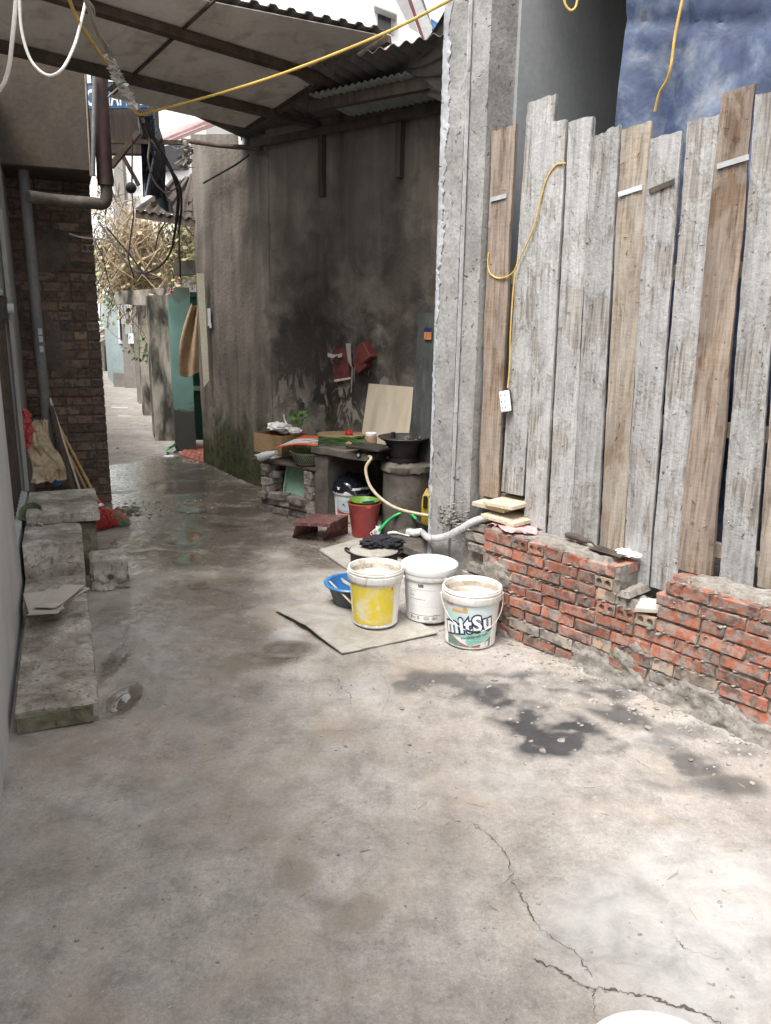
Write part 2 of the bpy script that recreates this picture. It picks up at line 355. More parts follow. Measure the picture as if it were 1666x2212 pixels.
M['maroon'] = mat('maroon', [(.085, .03, .028), (.12, .045, .042), (.16, .075, .068)], 11, .7, .3, 50, dirt=(.27, .22, .20), dirtamt=.7)
M['green_plastic'] = mat('green_plastic', [(.10, .22, .035), (.16, .31, .05)], 5, .45, .03, 30, spec=.45)
M['green_dull'] = mat('green_dull', [(.13, .17, .09), (.20, .25, .145)], 6, .55, .05, 30)
M['green_pale'] = mat('green_pale', [(.20, .32, .24), (.28, .41, .32)], 5, .5, .03, 30)
M['green_hose'] = mat('green_hose', [(.01, .36, .09), (.02, .44, .12)], 5, .3, .02, 30, spec=.6)
M['blue_plastic'] = mat('blue_plastic', [(.03, .15, .36), (.05, .21, .46)], 5, .4, .03, 30, spec=.5)
M['blue_grey'] = mat('blue_grey', [(.055, .065, .08), (.09, .10, .115)], 6, .5, .05, 30, dirt=(.2, .18, .16), dirtamt=.4)
M['yellow_plastic'] = mat('yellow_plastic', [(.36, .25, .012), (.45, .32, .02)], 5, .4, .03, 30, spec=.5, dirt=(.22, .15, .03))
M['cable_yellow'] = mat('cable_yellow', [(.52, .33, .07), (.62, .42, .12)], 8, .5, .03, 30)
M['cable_white'] = mat('cable_white', [(.52, .50, .46), (.62, .60, .56)], 8, .5, .03, 30)
M['cable_black'] = mat('cable_black', [(.012, .012, .012), (.03, .028, .026)], 8, .6, .03, 30)
M['cable_grey'] = mat('cable_grey', [(.24, .21, .18), (.36, .33, .29)], 20, .7, .1, 30)
M['hose_cream'] = mat('hose_cream', [(.44, .36, .25), (.52, .44, .32)], 8, .4, .03, 30)
M['hose_grey'] = mat('hose_grey', [(.40, .40, .395), (.55, .55, .55)], 12, .55, .2, 60, dirt=(.3, .27, .23))
M['pvc'] = mat('pvc', [(.30, .31, .31), (.40, .405, .405)], 4, .5, .03, 30)
M['pvc_maroon'] = mat('pvc_maroon', [(.032, .018, .017), (.055, .028, .026)], 9, .6, .2, 30)
M['film_white'] = mat('film_white', [(.66, .64, .62), (.80, .79, .77)], 9, .35, .2, 40, spec=.5)
M['paper'] = mat('paper', [(.36, .325, .275), (.44, .405, .355), (.50, .465, .415)], 4, .85, .05, 60, var=.05)
M['board_grey'] = mat('board_grey', [(.27, .248, .213), (.36, .337, .297), (.43, .407, .365)], 4, .9, .25, 60, var=.1, dirt=(.26, .225, .18), dirtamt=.5)
M['sack'] = mat('sack', [(.27, .21, .13), (.42, .34, .23), (.52, .45, .33)], 6, .9, .4, 30, dirt=(.10, .08, .05), dirtamt=.7)
M['bamboo'] = mat('bamboo', [(.34, .21, .085), (.46, .31, .14)], 9, .6, .1, 40, stretch=(1, 1, .2))
M['bristle_red'] = mat('bristle_red', [(.22, .03, .028), (.40, .06, .054), (.56, .13, .115)], 60, .5, .05, 60)
M['bristle_green'] = mat('bristle_green', [(.02, .16, .07), (.04, .24, .10)], 30, .5, .05, 60)
M['bristle_yellow'] = mat('bristle_yellow', [(.42, .30, .10), (.52, .40, .2)], 30, .6, .05, 60)
M['pink_cloth'] = mat('pink_cloth', [(.48, .24, .24), (.58, .33, .33), (.62, .42, .41)], 10, .9, .3, 60)
M['orange_card'] = mat('orange_card', [(.56, .085, .03), (.64, .12, .045)], 5, .6, .03, 30)
M['white_card'] = mat('white_card', [(.56, .55, .56), (.62, .61, .62)], 5, .6, .03, 30)
M['tomato'] = mat('tomato', [(.42, .015, .015), (.52, .03, .025)], 4, .25, .02, 20, spec=.6)
M['onion'] = mat('onion', [(.45, .22, .14), (.55, .3, .2)], 8, .4, .05, 20)
M['leaf_onion'] = mat('leaf_onion', [(.025, .07, .015), (.045, .11, .025), (.09, .17, .05)], 9, .5, .05, 30)
M['leaf_white'] = mat('leaf_white', [(.45, .5, .28), (.55, .58, .42)], 9, .5, .05, 30)
M['chop_wood'] = mat('chop_wood', [(.20, .13, .07), (.31, .215, .12)], 14, .7, .2, 40)
M['jar_body'] = mat('jar_body', [(.30, .18, .12), (.37, .235, .165)], 5, .25, .02, 20, spec=.6)
M['glass_clear'] = mat('glass_clear', [(.45, .47, .46), (.55, .57, .56)], 12, .15, .3, 30, spec=.6)
M['blackboard'] = mat('blackboard', [(.022, .024, .023), (.04, .042, .04), (.062, .062, .058)], 6, .75, .2, 40, stretch=(1, 1, .4), dirt=(.14, .14, .13), dirtamt=.25)
M['tile_red'] = mat('tile_red', [(.24, .075, .055), (.33, .11, .08)], 6, .6, .1, 40, rand=.12, dirt=(.2, .15, .12))
M['teal_paint'] = mat('teal_paint', [(.12, .23, .20), (.16, .29, .25), (.19, .33, .285)], 3, .7, .15, 40, dirt=(.05, .06, .045), dirtamt=.7)
M['green_gate'] = mat('green_gate', [(.012, .045, .032), (.02, .065, .047)], 5, .5, .05, 40)
M['cloth_tan'] = mat('cloth_tan', [(.25, .17, .10), (.34, .245, .15), (.39, .29, .19)], 5, .9, .3, 60)
M['cream_board'] = mat('cream_board', [(.44, .40, .30), (.52, .48, .38)], 3, .8, .1, 40)
M['mould_wall'] = mat('mould_wall', [(.045, .043, .038), (.15, .135, .11), (.33, .30, .25), (.40, .37, .32)], 4.5, .95, .5, 30, stretch=(1, 1, .35), spread=.13)
M['pale_blue'] = mat('pale_blue', [(.30, .39, .40), (.38, .47, .48)], 3, .8, .08, 40, dirt=(.35, .36, .34))
M['pole'] = mat('pole', [(.20, .185, .165), (.27, .25, .225)], 6, .9, .3, 40)
M['white_house'] = mat('white_house', [(.66, .67, .67), (.76, .77, .77)], 1.2, .8, .05, 20, var=.04, dirt=(.5, .49, .46), dirtamt=.3)
M['house_grey'] = mat('house_grey', [(.26, .26, .26), (.34, .34, .335)], 1.2, .8, .05, 20, var=.05)
M['pink_roof'] = mat('pink_roof', [(.46, .25, .25), (.58, .36, .355)], 4, .6, .05, 20)
M['glass_dark'] = mat('glass_dark', [(.012, .013, .016), (.03, .03, .034)], 4, .2, .02, 20, spec=.6)
M['sign_blue'] = mat('sign_blue', [(.045, .10, .20), (.07, .15, .27)], 4, .5, .02, 20)
M['sign_white'] = mat('sign_white', [(.62, .63, .64), (.7, .71, .72)], 4, .5, .02, 20)
M['vine_dry'] = mat('vine_dry', [(.20, .14, .085), (.31, .235, .155), (.40, .32, .225)], 20, .9, .1, 60)
M['vine_dark'] = mat('vine_dark', [(.05, .04, .03), (.10, .08, .06)], 20, .9, .1, 60)
M['leaf_pale'] = mat('leaf_pale', [(.22, .19, .09), (.33, .28, .15), (.42, .36, .22)], 30, .6, .05, 60)
M['leaf_green'] = mat('leaf_green', [(.05, .12, .025), (.09, .18, .04), (.14, .24, .07)], 30, .6, .05, 60)
M['stone_chip'] = mat('stone_chip', [(.20, .18, .155), (.34, .315, .28), (.50, .47, .43)], 40, .95, .3, 80, rand=.2)
M['crack'] = mat('crack', [(.075, .06, .048), (.14, .115, .092)], 60, 1.0, .5, 90)
M['print_dark'] = mat('print_dark', [(.03, .035, .05), (.05, .055, .07)], 20, .5, .0, 60)
M['print_navy'] = mat('print_navy', [(.014, .022, .085), (.02, .03, .105)], 20, .45, .0, 60)
M['print_red'] = mat('print_red', [(.40, .03, .03), (.46, .05, .045)], 20, .5, .0, 60)
M['print_grey'] = mat('print_grey', [(.40, .40, .41), (.5, .5, .5)], 20, .5, .0, 60)
M['stamp'] = mat('stamp', [(.02, .018, .016), (.05, .045, .04)], 40, .9, .0, 60)
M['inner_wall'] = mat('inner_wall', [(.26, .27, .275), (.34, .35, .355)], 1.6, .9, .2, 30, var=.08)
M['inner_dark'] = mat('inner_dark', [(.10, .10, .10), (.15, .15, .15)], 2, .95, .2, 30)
M['plank_grey'] = m_plank('plank_grey', (.29, .272, .25), (.165, .15, .133), (.345, .342, .338), .84)
M['plank_tan'] = m_plank('plank_tan', (.32, .265, .205), (.21, .165, .12), (.35, .33, .305), .4, (.185, .13, .088))
M['plank_brown'] = m_plank('plank_brown', (.235, .175, .13), (.125, .085, .058), (.32, .295, .265), .3, (.10, .062, .04))
M['label_attr'] = attr_mat('label_attr', .45, (.62, .60, .55), .25, 12)
M['label_worn'] = attr_mat('label_worn', .55, (.62, .57, .47), .85, 7)

def m_tarp():
    m, N, L, b = nodes('tarp_blue'); vec, rnd, tc = coords(N, L)
    n = noise(N, L, vec, 3.2, 12, .15, .7); r = ramp(N, [(.38, (.03, .045, .095)), (.50, (.05, .072, .135)), (.57, (.095, .12, .18)), (.66, (.17, .19, .23))]); L(n.outputs[0], r.inputs[0])
    n2 = noise(N, L, vec, 14, 6, .6); r2 = ramp(N, [(.3, .75), (.7, 1.2)]); L(n2.outputs[0], r2.inputs[0])
    L(mixc(N, L, 1., r.outputs[0], r2.outputs[0], 'MULTIPLY'), b.inputs['Base Color']); b.inputs['Roughness'].default_value = .5
    w = noise(N, L, vec, 4.5, 6, .6); wr = mth(N, L, 'ABSOLUTE', mth(N, L, 'SUBTRACT', w.outputs[0], .5)); bp = N('Bump', i_Strength=.22, i_Distance=.05); L(wr, bp.inputs['Height']); L(bp.outputs[0], b.inputs['Normal'])
    return m
M['tarp'] = m_tarp()

def m_darkwall():
    """old lime plaster: run marks, soot by the stove, scabs of bare render, moss at the foot"""
    m, N, L, b = nodes('old_plaster'); geo = N('NewGeometry'); pos = geo.outputs['Position']
    sp = N('SeparateXYZ'); L(pos, sp.inputs[0])
    mp = N('Mapping'); mp.inputs['Scale'].default_value = (1, 1, .13); L(pos, mp.inputs['Vector'])
    n = noise(N, L, mp.outputs[0], 3.4, 7, .4, .6); r = ramp(N, [(.30, (.105, .089, .073)), (.48, (.185, .161, .135)), (.68, (.25, .223, .193))]); L(n.outputs[0], r.inputs[0]); c = r.outputs[0]
    n2 = noise(N, L, pos, 1.7, 8, .8); r2 = ramp(N, [(.40, .80), (.62, 1.12)]); L(n2.outputs[0], r2.inputs[0]); c = mixc(N, L, 1., c, r2.outputs[0], 'MULTIPLY')
    def blob(cx, cy, cz, rad, soft, wob=.5):
        d = N('VectorMath', operation='DISTANCE'); L(pos, d.inputs[0]); d.inputs[1].default_value = (cx, cy, cz)
        nn = noise(N, L, pos, 4.5, 6, .6); dd = mth(N, L, 'ADD', d.outputs['Value'], mth(N, L, 'MULTIPLY', mth(N, L, 'SUBTRACT', nn.outputs[0], .5), wob*2))
        rr = ramp(N, [(max(0, rad-soft), 1.), (min(1, rad+soft), 0.)]); L(dd, rr.inputs[0]); return rr.outputs[0]
    # soot
    for (x, y, z, rad, k) in [(-.72, 7.2, 1.35, .56, .88), (-.35, 6.9, 1.15, .44, .85), (.25, 6.45, 1.45, .40, .85), (.2, 6.5, 2.1, .42, .6), (-.75, 7.2, 2.0, .45, .5), (-.3, 6.9, 2.5, .45, .35)]:
        c = mixc(N, L, mth(N, L, 'MULTIPLY', blob(x, y, z, rad, .22), k), c, (.028, .025, .022))
    # bare render showing through flakes
    mpf = N('Mapping'); mpf.inputs['Scale'].default_value = (1, 1, .5); L(pos, mpf.inputs['Vector'])
    nf = noise(N, L, mpf.outputs[0], 7.5, 9, .8, .68); rf = ramp(N, [(.50, 0.), (.57, .9)]); L(nf.outputs[0], rf.inputs[0])
    msk = mth(N, L, 'MAXIMUM', blob(-.35, 6.9, .95, .42, .25), blob(-.85, 7.3, .8, .3, .2))
    c = mixc(N, L, mth(N, L, 'MULTIPLY', rf.outputs[0], msk), c, (.30, .265, .23))
    # moss creeping up from the ground
    nm = noise(N, L, pos, 3.2, 7, .7); zz = mth(N, L, 'ADD', sp.outputs[2], mth(N, L, 'MULTIPLY', mth(N, L, 'SUBTRACT', nm.outputs[0], .5), 1.6)); rm = ramp(N, [(.36, .92), (.70, 0.)]); L(zz, rm.inputs[0])
    nmc = noise(N, L, pos, 12, 6, .5); rmc = ramp(N, [(.35, (.022, .026, .012)), (.65, (.072, .080, .030))]); L(nmc.outputs[0], rmc.inputs[0]); c = mixc(N, L, rm.outputs[0], c, rmc.outputs[0])
    L(c, b.inputs['Base Color']); b.inputs['Roughness'].default_value = .92; b.inputs['Specular IOR Level'].default_value = .2
    nb = noise(N, L, pos, 26, 8, .4); hb = mth(N, L, 'SUBTRACT', nb.outputs[0], mth(N, L, 'MULTIPLY', mth(N, L, 'MULTIPLY', rf.outputs[0], msk), .8))
    bp = N('Bump', i_Strength=.5, i_Distance=.02); L(hb, bp.inputs['Height']); L(bp.outputs[0], b.inputs['Normal'])
    return m
M['old_plaster'] = m_darkwall()
def m_teal():
    m, N, L, b = nodes('teal_post'); geo = N('NewGeometry'); sp = N('SeparateXYZ'); L(geo.outputs['Position'], sp.inputs[0])
    n = noise(N, L, geo.outputs['Position'], 4, 8, .8); zz = mth(N, L, 'ADD', sp.outputs[2], mth(N, L, 'MULTIPLY', mth(N, L, 'SUBTRACT', n.outputs[0], .5), 1.1))
    r = ramp(N, [(.16, (.035, .035, .03)), (.21, (.10, .19, .165)), (.60, (.145, .27, .235)), (.70, (.12, .135, .10))]); L(mth(N, L, 'MULTIPLY', zz, .33), r.inputs[0])
    L(r.outputs[0], b.inputs['Base Color']); b.inputs['Roughness'].default_value = .8; return m
M['teal_post'] = m_teal()

# ------------------------------------------------------------ ground
def vnoise(x, y, seed):
    r = np.random.default_rng(seed); T = r.random((256, 256))
    xi = np.floor(x).astype(int); yi = np.floor(y).astype(int); fx = x-xi; fy = y-yi; fx = fx*fx*(3-2*fx); fy = fy*fy*(3-2*fy)
    a = T[xi % 256, yi % 256]; b = T[(xi+1) % 256, yi % 256]; c = T[xi % 256, (yi+1) % 256]; d = T[(xi+1) % 256, (yi+1) % 256]
    return (a*(1-fx)+b*fx)*(1-fy)+(c*(1-fx)+d*fx)*fy
def fbm2(x, y, sc, octv=5, seed=1):
    s = 0; a = .5; t = 0
    for k in range(octv): s = s+a*vnoise(x*sc+k*17.3, y*sc-k*9.1, seed+k); t += a; a *= .5; sc *= 2.03
    return s/t
def ell(x, y, lst, edge=.35, wob=.55, wsc=3.0, seed=5):
    n = (fbm2(x, y, wsc, 5, seed)-.5)*2*wob; out = np.zeros_like(x)
    for (u, v, rx, ry, k, *an) in lst:
        p = G(u, v); a = R(an[0]) if an else 0.0; dx = x-p.x; dy = y-p.y
        ex = (dx*math.cos(a)+dy*math.sin(a))/rx; ey = (-dx*math.sin(a)+dy*math.cos(a))/ry
        out = np.maximum(out, k*np.clip((1-np.sqrt(ex*ex+ey*ey)-n)/edge+.5, 0, 1))
    return out
BLACK = [(1215, 1600, .20, .18, 1.3), (1120, 1540, .16, .14, 1.2), (1065, 1510, .10, .12, 1.), (950, 1480, .28, .15, .8), (1290, 1490, .15, .11, .95), (1160, 1480, .2, .12, .85), (1345, 1550, .09, .15, .9, 40), (1500, 1655, .13, .11, .85), (1565, 1695, .13, .08, .8), (1420, 1610, .08, .08, .6), (1440, 1690, .10, .07, .5), (1050, 1475, .22, .10, .65), (1480, 1580, .17, .07, .5), (1600, 1620, .12, .06, .5)]
WET = [(380, 1020, .7, .9, .9), (440, 1085, .75, .9, 1.), (440, 1180, .62, .7, .95), (400, 1290, .45, .55, .7), (560, 1130, .45, .5, .6), (620, 1400, .16, .10, .7), (560, 1420, .2, .1, .6), (470, 1400, .3, .5, .5), (270, 1510, .09, .17, 1.), (255, 1420, .05, .3, .7), (300, 1200, .28, .6, .5), (440, 1500, .35, .3, .35), (330, 1010, .35, .5, .7), (700, 1190, .3, .3, .5)]
PUD = [(268, 1512, .05, .12, 1.), (395, 1160, .17, .26, 1.), (410, 1205, .12, .16, .9), (520, 1128, .26, .14, .9), (450, 1100, .3, .18, .8), (610, 1410, .13, .06, .8), (440, 1255, .08, .14, .8), (330, 1195, .2, .12, .7), (400, 1050, .35, .3, .7)]
PALE = [(1480, 1990, .34, .30, .9, 20), (1600, 1900, .26, .14, .8), (1330, 1940, .13, .12, .7), (1560, 2120, .3, .18, .8), (300, 1750, .05, .06, .7, 60), (380, 1690, .10, .035, .5), (800, 1490, .14, .10, .5), (1060, 1690, .2, .12, .4), (620, 1370, .10, .10, .6), (1400, 1585, .05, .03, .8), (25, 2000, .03, .06, .5), (1420, 1600, .08, .06, .5)]
DAMP = [(640, 1890, .075, .11, .9), (770, 1975, .10, .085, .9), (720, 1960, .06, .05, .6), (120, 1600, .25, .2, .5), (690, 1590, .12, .06, .6), (560, 1620, .3, .2, .3), (450, 1750, .25, .25, .3), (930, 1820, .2, .15, .3), (100, 1850, .2, .2, .35)]
def gheight(x, y):
    h = (fbm2(x, y, 1.1, 3, 31)-.5)*.022+(fbm2(x, y, 7, 4, 41)-.5)*.010+(fbm2(x, y, 34, 3, 51)-.5)*.0040
    h = h-ell(x, y, PUD, .6, .3, 4, 9)*.008
    return h
def steps(parts):
    o = []
    for a, b, d in parts: o += list(np.arange(a, b, d))
    return np.array(o+[parts[-1][1]])
gx = steps([(-60, -12, 4.), (-12, -5, .5), (-5, -2.6, .06), (-2.6, 2.0, .0125), (2.0, 4, .08), (4, 60, 4.)])
gy = steps([(-40, -4, 4.), (-4, 1.1, .12), (1.1, 4.6, .0125), (4.6, 7.6, .02), (7.6, 12, .05), (12, 26, .2), (26, 120, 5.)])
XX, YY = np.meshgrid(gx, gy); X = XX.ravel(); Y = YY.ravel()
WETM = np.clip(ell(X, Y, WET, .7, .55, 2.2, 6)*1.35, 0, 1)
Z = gheight(X, Y); Z = Z-WETM*.8*((fbm2(X, Y, 7, 4, 41)-.5)*.010+(fbm2(X, Y, 34, 3, 51)-.5)*.0040); Z[(np.abs(X) > 9) | (Y > 20) | (Y < -3)] *= .3
def fast_mesh(name, co, nx, ny):
    me = bpy.data.meshes.new(name); me.vertices.add(len(co)); me.vertices.foreach_set('co', co.astype(np.float32).ravel())
    i, j = np.meshgrid(np.arange(nx-1), np.arange(ny-1)); q = (j*nx+i).ravel(); F = np.stack([q, q+1, q+nx+1, q+nx], 1).astype(np.int32)
    me.loops.add(F.size); me.loops.foreach_set('vertex_index', F.ravel()); me.polygons.add(len(F)); me.polygons.foreach_set('loop_start', np.arange(0, F.size, 4, dtype=np.int32))
    me.update(calc_edges=True); me.shade_smooth(); return me
gme = fast_mesh('ground', np.stack([X, Y, Z], 1), len(gx), len(gy))
def colattr(me, nm, *ch):
    a = me.attributes.new(nm, 'FLOAT_COLOR', 'POINT'); d = np.ones((len(ch[0]), 4), np.float32)
    for k, c in enumerate(ch): d[:, k] = c
    a.data.foreach_set('color', d.ravel())
fine = fbm2(X, Y, 9, 5, 77)
colattr(gme, 'maskA', ell(X, Y, BLACK, .6, .42, 7, 3)*np.clip((fine-.28)*4, .25, 1), WETM, ell(X, Y, PALE, .7, .8, 4, 12))
colattr(gme, 'maskB', ell(X, Y, DAMP, .5, .6, 6, 15), ell(X, Y, PUD, .35, .5, 5, 9), np.clip((Y-4.2)/4, 0, 1))
def m_ground():
    m, N, L, b = nodes('alley_concrete'); geo = N('NewGeometry'); pos = geo.outputs['Position']
    A = N('Attribute', attribute_name='maskA'); B = N('Attribute', attribute_name='maskB'); sa = N('SeparateColor'); sb = N('SeparateColor'); L(A.outputs['Color'], sa.inputs[0]); L(B.outputs['Color'], sb.inputs[0])
    n1 = noise(N, L, pos, 1.5, 9, .3, .64); r1 = ramp(N, [(.30, (.26, .233, .207)), (.47, (.32, .29, .262)), (.60, (.355, .326, .297)), (.75, (.40, .372, .343))]); L(n1.outputs[0], r1.inputs[0]); c = r1.outputs[0]
    n2 = noise(N, L, pos, 6.5, 10, .25, .68); r2 = ramp(N, [(.36, .76), (.48, .97), (.52, 1.02), (.66, 1.17)]); L(n2.outputs[0], r2.inputs[0]); c = mixc(N, L, 1., c, r2.outputs[0], 'MULTIPLY')
    mpt = N('Mapping'); mpt.inputs['Rotation'].default_value = (0, 0, .5); mpt.inputs['Scale'].default_value = (1., .12, 1.); L(pos, mpt.inputs['Vector']); ntr = noise(N, L, mpt.outputs[0], 20, 7, .2, .65); rtr = ramp(N, [(.36, .955), (.64, 1.035)]); L(ntr.outputs[0], rtr.inputs[0]); c = mixc(N, L, 1., c, rtr.outputs[0], 'MULTIPLY')
    ngr = noise(N, L, pos, 170, 4, 0, .7); rgr = ramp(N, [(.3, .80), (.7, 1.17)]); L(ngr.outputs[0], rgr.inputs[0]); c = mixc(N, L, 1., c, rgr.outputs[0], 'MULTIPLY')
    nsp = noise(N, L, pos, 38, 4, .2, .6); rsp = ramp(N, [(.27, .45), (.33, 1.)]); L(nsp.outputs[0], rsp.inputs[0]); c = mixc(N, L, 1., c, rsp.outputs[0], 'MULTIPLY')
    n3 = noise(N, L, pos, 60, 6, .3, .7); r3 = ramp(N, [(.3, .80), (.7, 1.15)]); L(n3.outputs[0], r3.inputs[0]); c = mixc(N, L, 1., c, r3.outputs[0], 'MULTIPLY')
    # sand grains and grit
    v = N('TexVoronoi', i_Scale=150.); L(pos, v.inputs['Vector']); rv = ramp(N, [(.08, 1.), (.16, 0.)]); L(v.outputs['Distance'], rv.inputs[0])
    ng = noise(N, L, pos, 8, 3); rg = ramp(N, [(.5, 0.), (.62, .55)]); L(ng.outputs[0], rg.inputs[0]); c = mixc(N, L, mth(N, L, 'MULTIPLY', rv.outputs[0], rg.outputs[0]), c, (.52, .48, .42))
    # ochre silt film
    n5 = noise(N, L, pos, 2.3, 6, .5); r5 = ramp(N, [(.5, 0.), (.66, .4)]); L(n5.outputs[0], r5.inputs[0]); c = mixc(N, L, r5.outputs[0], c, (.34, .275, .205))
    c = mixc(N, L, mth(N, L, 'MULTIPLY', sa.outputs[2], .75), c, mixc(N, L, 1., (.41, .40, .388), r2.outputs[0], 'MULTIPLY'))
    c = mixc(N, L, mth(N, L, 'MULTIPLY', sb.outputs[0], .68), c, (.19, .155, .12))
    c = mixc(N, L, mth(N, L, 'MULTIPLY', sa.outputs[0], .93), c, mixc(N, L, 1., (.050, .048, .050), r2.outputs[0], 'MULTIPLY'))
    # soaked concrete is darker
    wet = sa.outputs[1]; nw = noise(N, L, pos, 5, 8, .4); rw = ramp(N, [(.30, .45), (.50, 1.)]); L(nw.outputs[0], rw.inputs[0]); ww = mth(N, L, 'MULTIPLY', wet, rw.outputs[0])
    c = mixc(N, L, mth(N, L, 'MULTIPLY', ww, .92), c, mixc(N, L, 1., c, (.33, .298, .265), 'MULTIPLY'))
    L(c, b.inputs['Base Color'])
    n6 = noise(N, L, pos, 9, 9, .2, .7); r6 = ramp(N, [(.28, .25), (.42, 1.)]); L(n6.outputs[0], r6.inputs[0]); film = mth(N, L, 'MULTIPLY', ww, r6.outputs[0])
    rof = ramp(N, [(0., .88), (.2, .45), (.45, .20), (1., .11)]); L(film, rof.inputs[0]); L(mixc(N, L, sb.outputs[1], rof.outputs[0], (.05, .05, .05)), b.inputs['Roughness'])
    b.inputs['Specular IOR Level'].default_value = .5
    cw = ramp(N, [(.12, 0.), (.45, 1.)]); L(film, cw.inputs[0]); nbk = noise(N, L, pos, 26, 6, .2, .65); rbk = ramp(N, [(.42, .12), (.52, 1.)]); L(nbk.outputs[0], rbk.inputs[0]); pdd = ramp(N, [(.55, 0.), (.85, 1.)]); L(sb.outputs[1], pdd.inputs[0]); L(mth(N, L, 'MAXIMUM', mth(N, L, 'MULTIPLY', cw.outputs[0], rbk.outputs[0]), pdd.outputs[0]), b.inputs['Coat Weight']); b.inputs['Coat IOR'].default_value = 1.40
    rcw = ramp(N, [(.3, .26), (.55, .08), (1., .03)]); L(mth(N, L, 'MAXIMUM', film, sb.outputs[1]), rcw.inputs[0]); L(rcw.outputs[0], b.inputs['Coat Roughness'])
    ncw = noise(N, L, pos, 11, 7, .2, .6); bcw = N('Bump', i_Strength=.32, i_Distance=.02); L(mth(N, L, 'MULTIPLY', ncw.outputs[0], mth(N, L, 'SUBTRACT', 1., mth(N, L, 'MULTIPLY', sb.outputs[1], .9))), bcw.inputs['Height']); L(bcw.outputs[0], b.inputs['Coat Normal'])
    h = mth(N, L, 'ADD', mth(N, L, 'MULTIPLY', n3.outputs[0], .35), mth(N, L, 'MULTIPLY', n2.outputs[0], 1.3)); flat = mth(N, L, 'SUBTRACT', 1.0, mth(N, L, 'MULTIPLY', mth(N, L, 'MINIMUM', mth(N, L, 'ADD', sb.outputs[1], mth(N, L, 'MULTIPLY', film, .72)), 1.), .96)); h = mth(N, L, 'MULTIPLY', h, flat)
    bp = N('Bump', i_Strength=.5, i_Distance=.012); L(h, bp.inputs['Height']); L(bp.outputs[0], b.inputs['Normal'])
    return m
gme.materials.append(m_ground())
ground = bpy.data.objects.new('ground', gme); COL.objects.link(ground); ground['kind'] = 'structure'; WP['ground'] = Vector((0, 0, 0))
def gz(x, y): return float(gheight(np.array([float(x)]), np.array([float(y)]))[0])

def crack(px, w, seed):
    r = random.Random(seed); pts = curve([G(u, v) for u, v in px], 14); mb = MB(); vs = []; n = len(pts)
    P = []
    for i, p in enumerate(pts):
        P.append(p+Vector((r.gauss(0, .004), r.gauss(0, .004), 0)))
    for i, p in enumerate(P):
        t = (P[min(i+1, n-1)]-P[max(i-1, 0)]); t = t.normalized() if t.length else Vector((1, 0, 0)); s = Vector((-t.y, t.x, 0))
        k = .65*w*max(.14, .22+1.0*mnoise.noise(Vector((i*.23, seed*3.7, 0))))*min(1, (i+.3)/4, (n-i-.7)/4)
        for sg in (-1, 1):
            q = p+s*sg*k; q.z = gz(q.x, q.y)+.0025; vs.append(q)
    mb.add(vs, [(2*i, 2*i+1, 2*i+3, 2*i+2) for i in range(n-1)]); mb.obj('crack', M['crack'], ground)
crack([(1025, 1785), (1065, 1815), (1098, 1858), (1110, 1905), (1135, 1950), (1158, 1995), (1205, 2035), (1240, 2055), (1278, 2110)], .006, 1)
crack([(1150, 2070), (1215, 2100), (1250, 2125), (1285, 2135), (1340, 2145), (1400, 2152), (1450, 2172), (1500, 2185), (1540, 2205), (1600, 2240)], .009, 2)
crack([(730, 1468), (738, 1488), (755, 1500), (757, 1522)], .006, 3)
crack([(820, 1455), (838, 1485), (840, 1510), (820, 1545)], .003, 4)
crack([(925, 1800), (960, 1785), (1000, 1775), (1035, 1788)], .0035, 5)
crack([(1335, 1620), (1380, 1650), (1430, 1680)], .004, 6)
crack([(1285, 2135), (1283, 2165), (1290, 2212)], .005, 7)
crack([(265, 1445), (272, 1410), (262, 1380)], .004, 8)
crack([(1455, 2030), (1500, 2060), (1570, 2075)], .003, 9)

# ------------------------------------------------------------ loose grit (uncountable)
def debris():
    mb = MB(); r = random.Random(4); T = []
    for k in range(12):
        bm = bmesh.new(); bmesh.ops.create_icosphere(bm, subdivisions=1, radius=1.0)
        vs = [v.co*(1+.45*r.uniform(-1, 1)) for v in bm.verts]; fs = [tuple(v.index for v in f.verts) for f in bm.faces]; bm.free(); T.append((vs, fs))
    def put(x, y, s):
        vs, fs = T[r.randrange(12)]; a = r.uniform(0, 6.28); z = gz(x, y); f = r.uniform(.35, .8)
        mb.add([Vector((x+(p.x*math.cos(a)-p.y*math.sin(a))*s, y+(p.x*math.sin(a)+p.y*math.cos(a))*s*.8, z+p.z*s*f+s*f*.3)) for p in vs], fs)
    for i in range(520):
        u = r.uniform(0, 1666); v = r.uniform(1180, 2230); p = G(u, v)
        put(p.x, p.y, abs(r.gauss(.0, .0028))+.0015)
    for i in range(420):     # fallen mortar along the foot of the new brick wall
        t = r.uniform(-1.6, .3); o = abs(r.gauss(0, .13)); p = W0+WD*t-WN*(o+.01); put(p.x, p.y, abs(r.gauss(0, .006))+.002)
    for i in range(200):     # around the buckets and the burnt patch
        p = G(r.gauss(1080, 200), r.gauss(1500, 90)); put(p.x, p.y, abs(r.gauss(0, .005))+.002)
    for i in range(90):
        p = G(r.gauss(330, 60), r.uniform(1080, 1120)); put(p.x, p.y, abs(r.gauss(0, .008))+.003)
    for i in range(80):
        p = G(r.uniform(250, 430), r.uniform(850, 1000)); put(p.x, p.y, abs(r.gauss(0, .01))+.004)
    mb.obj('gravel', M['stone_chip'], label='scattered mortar crumbs and grit lying on the concrete alley', cat='grit', kind='stuff')
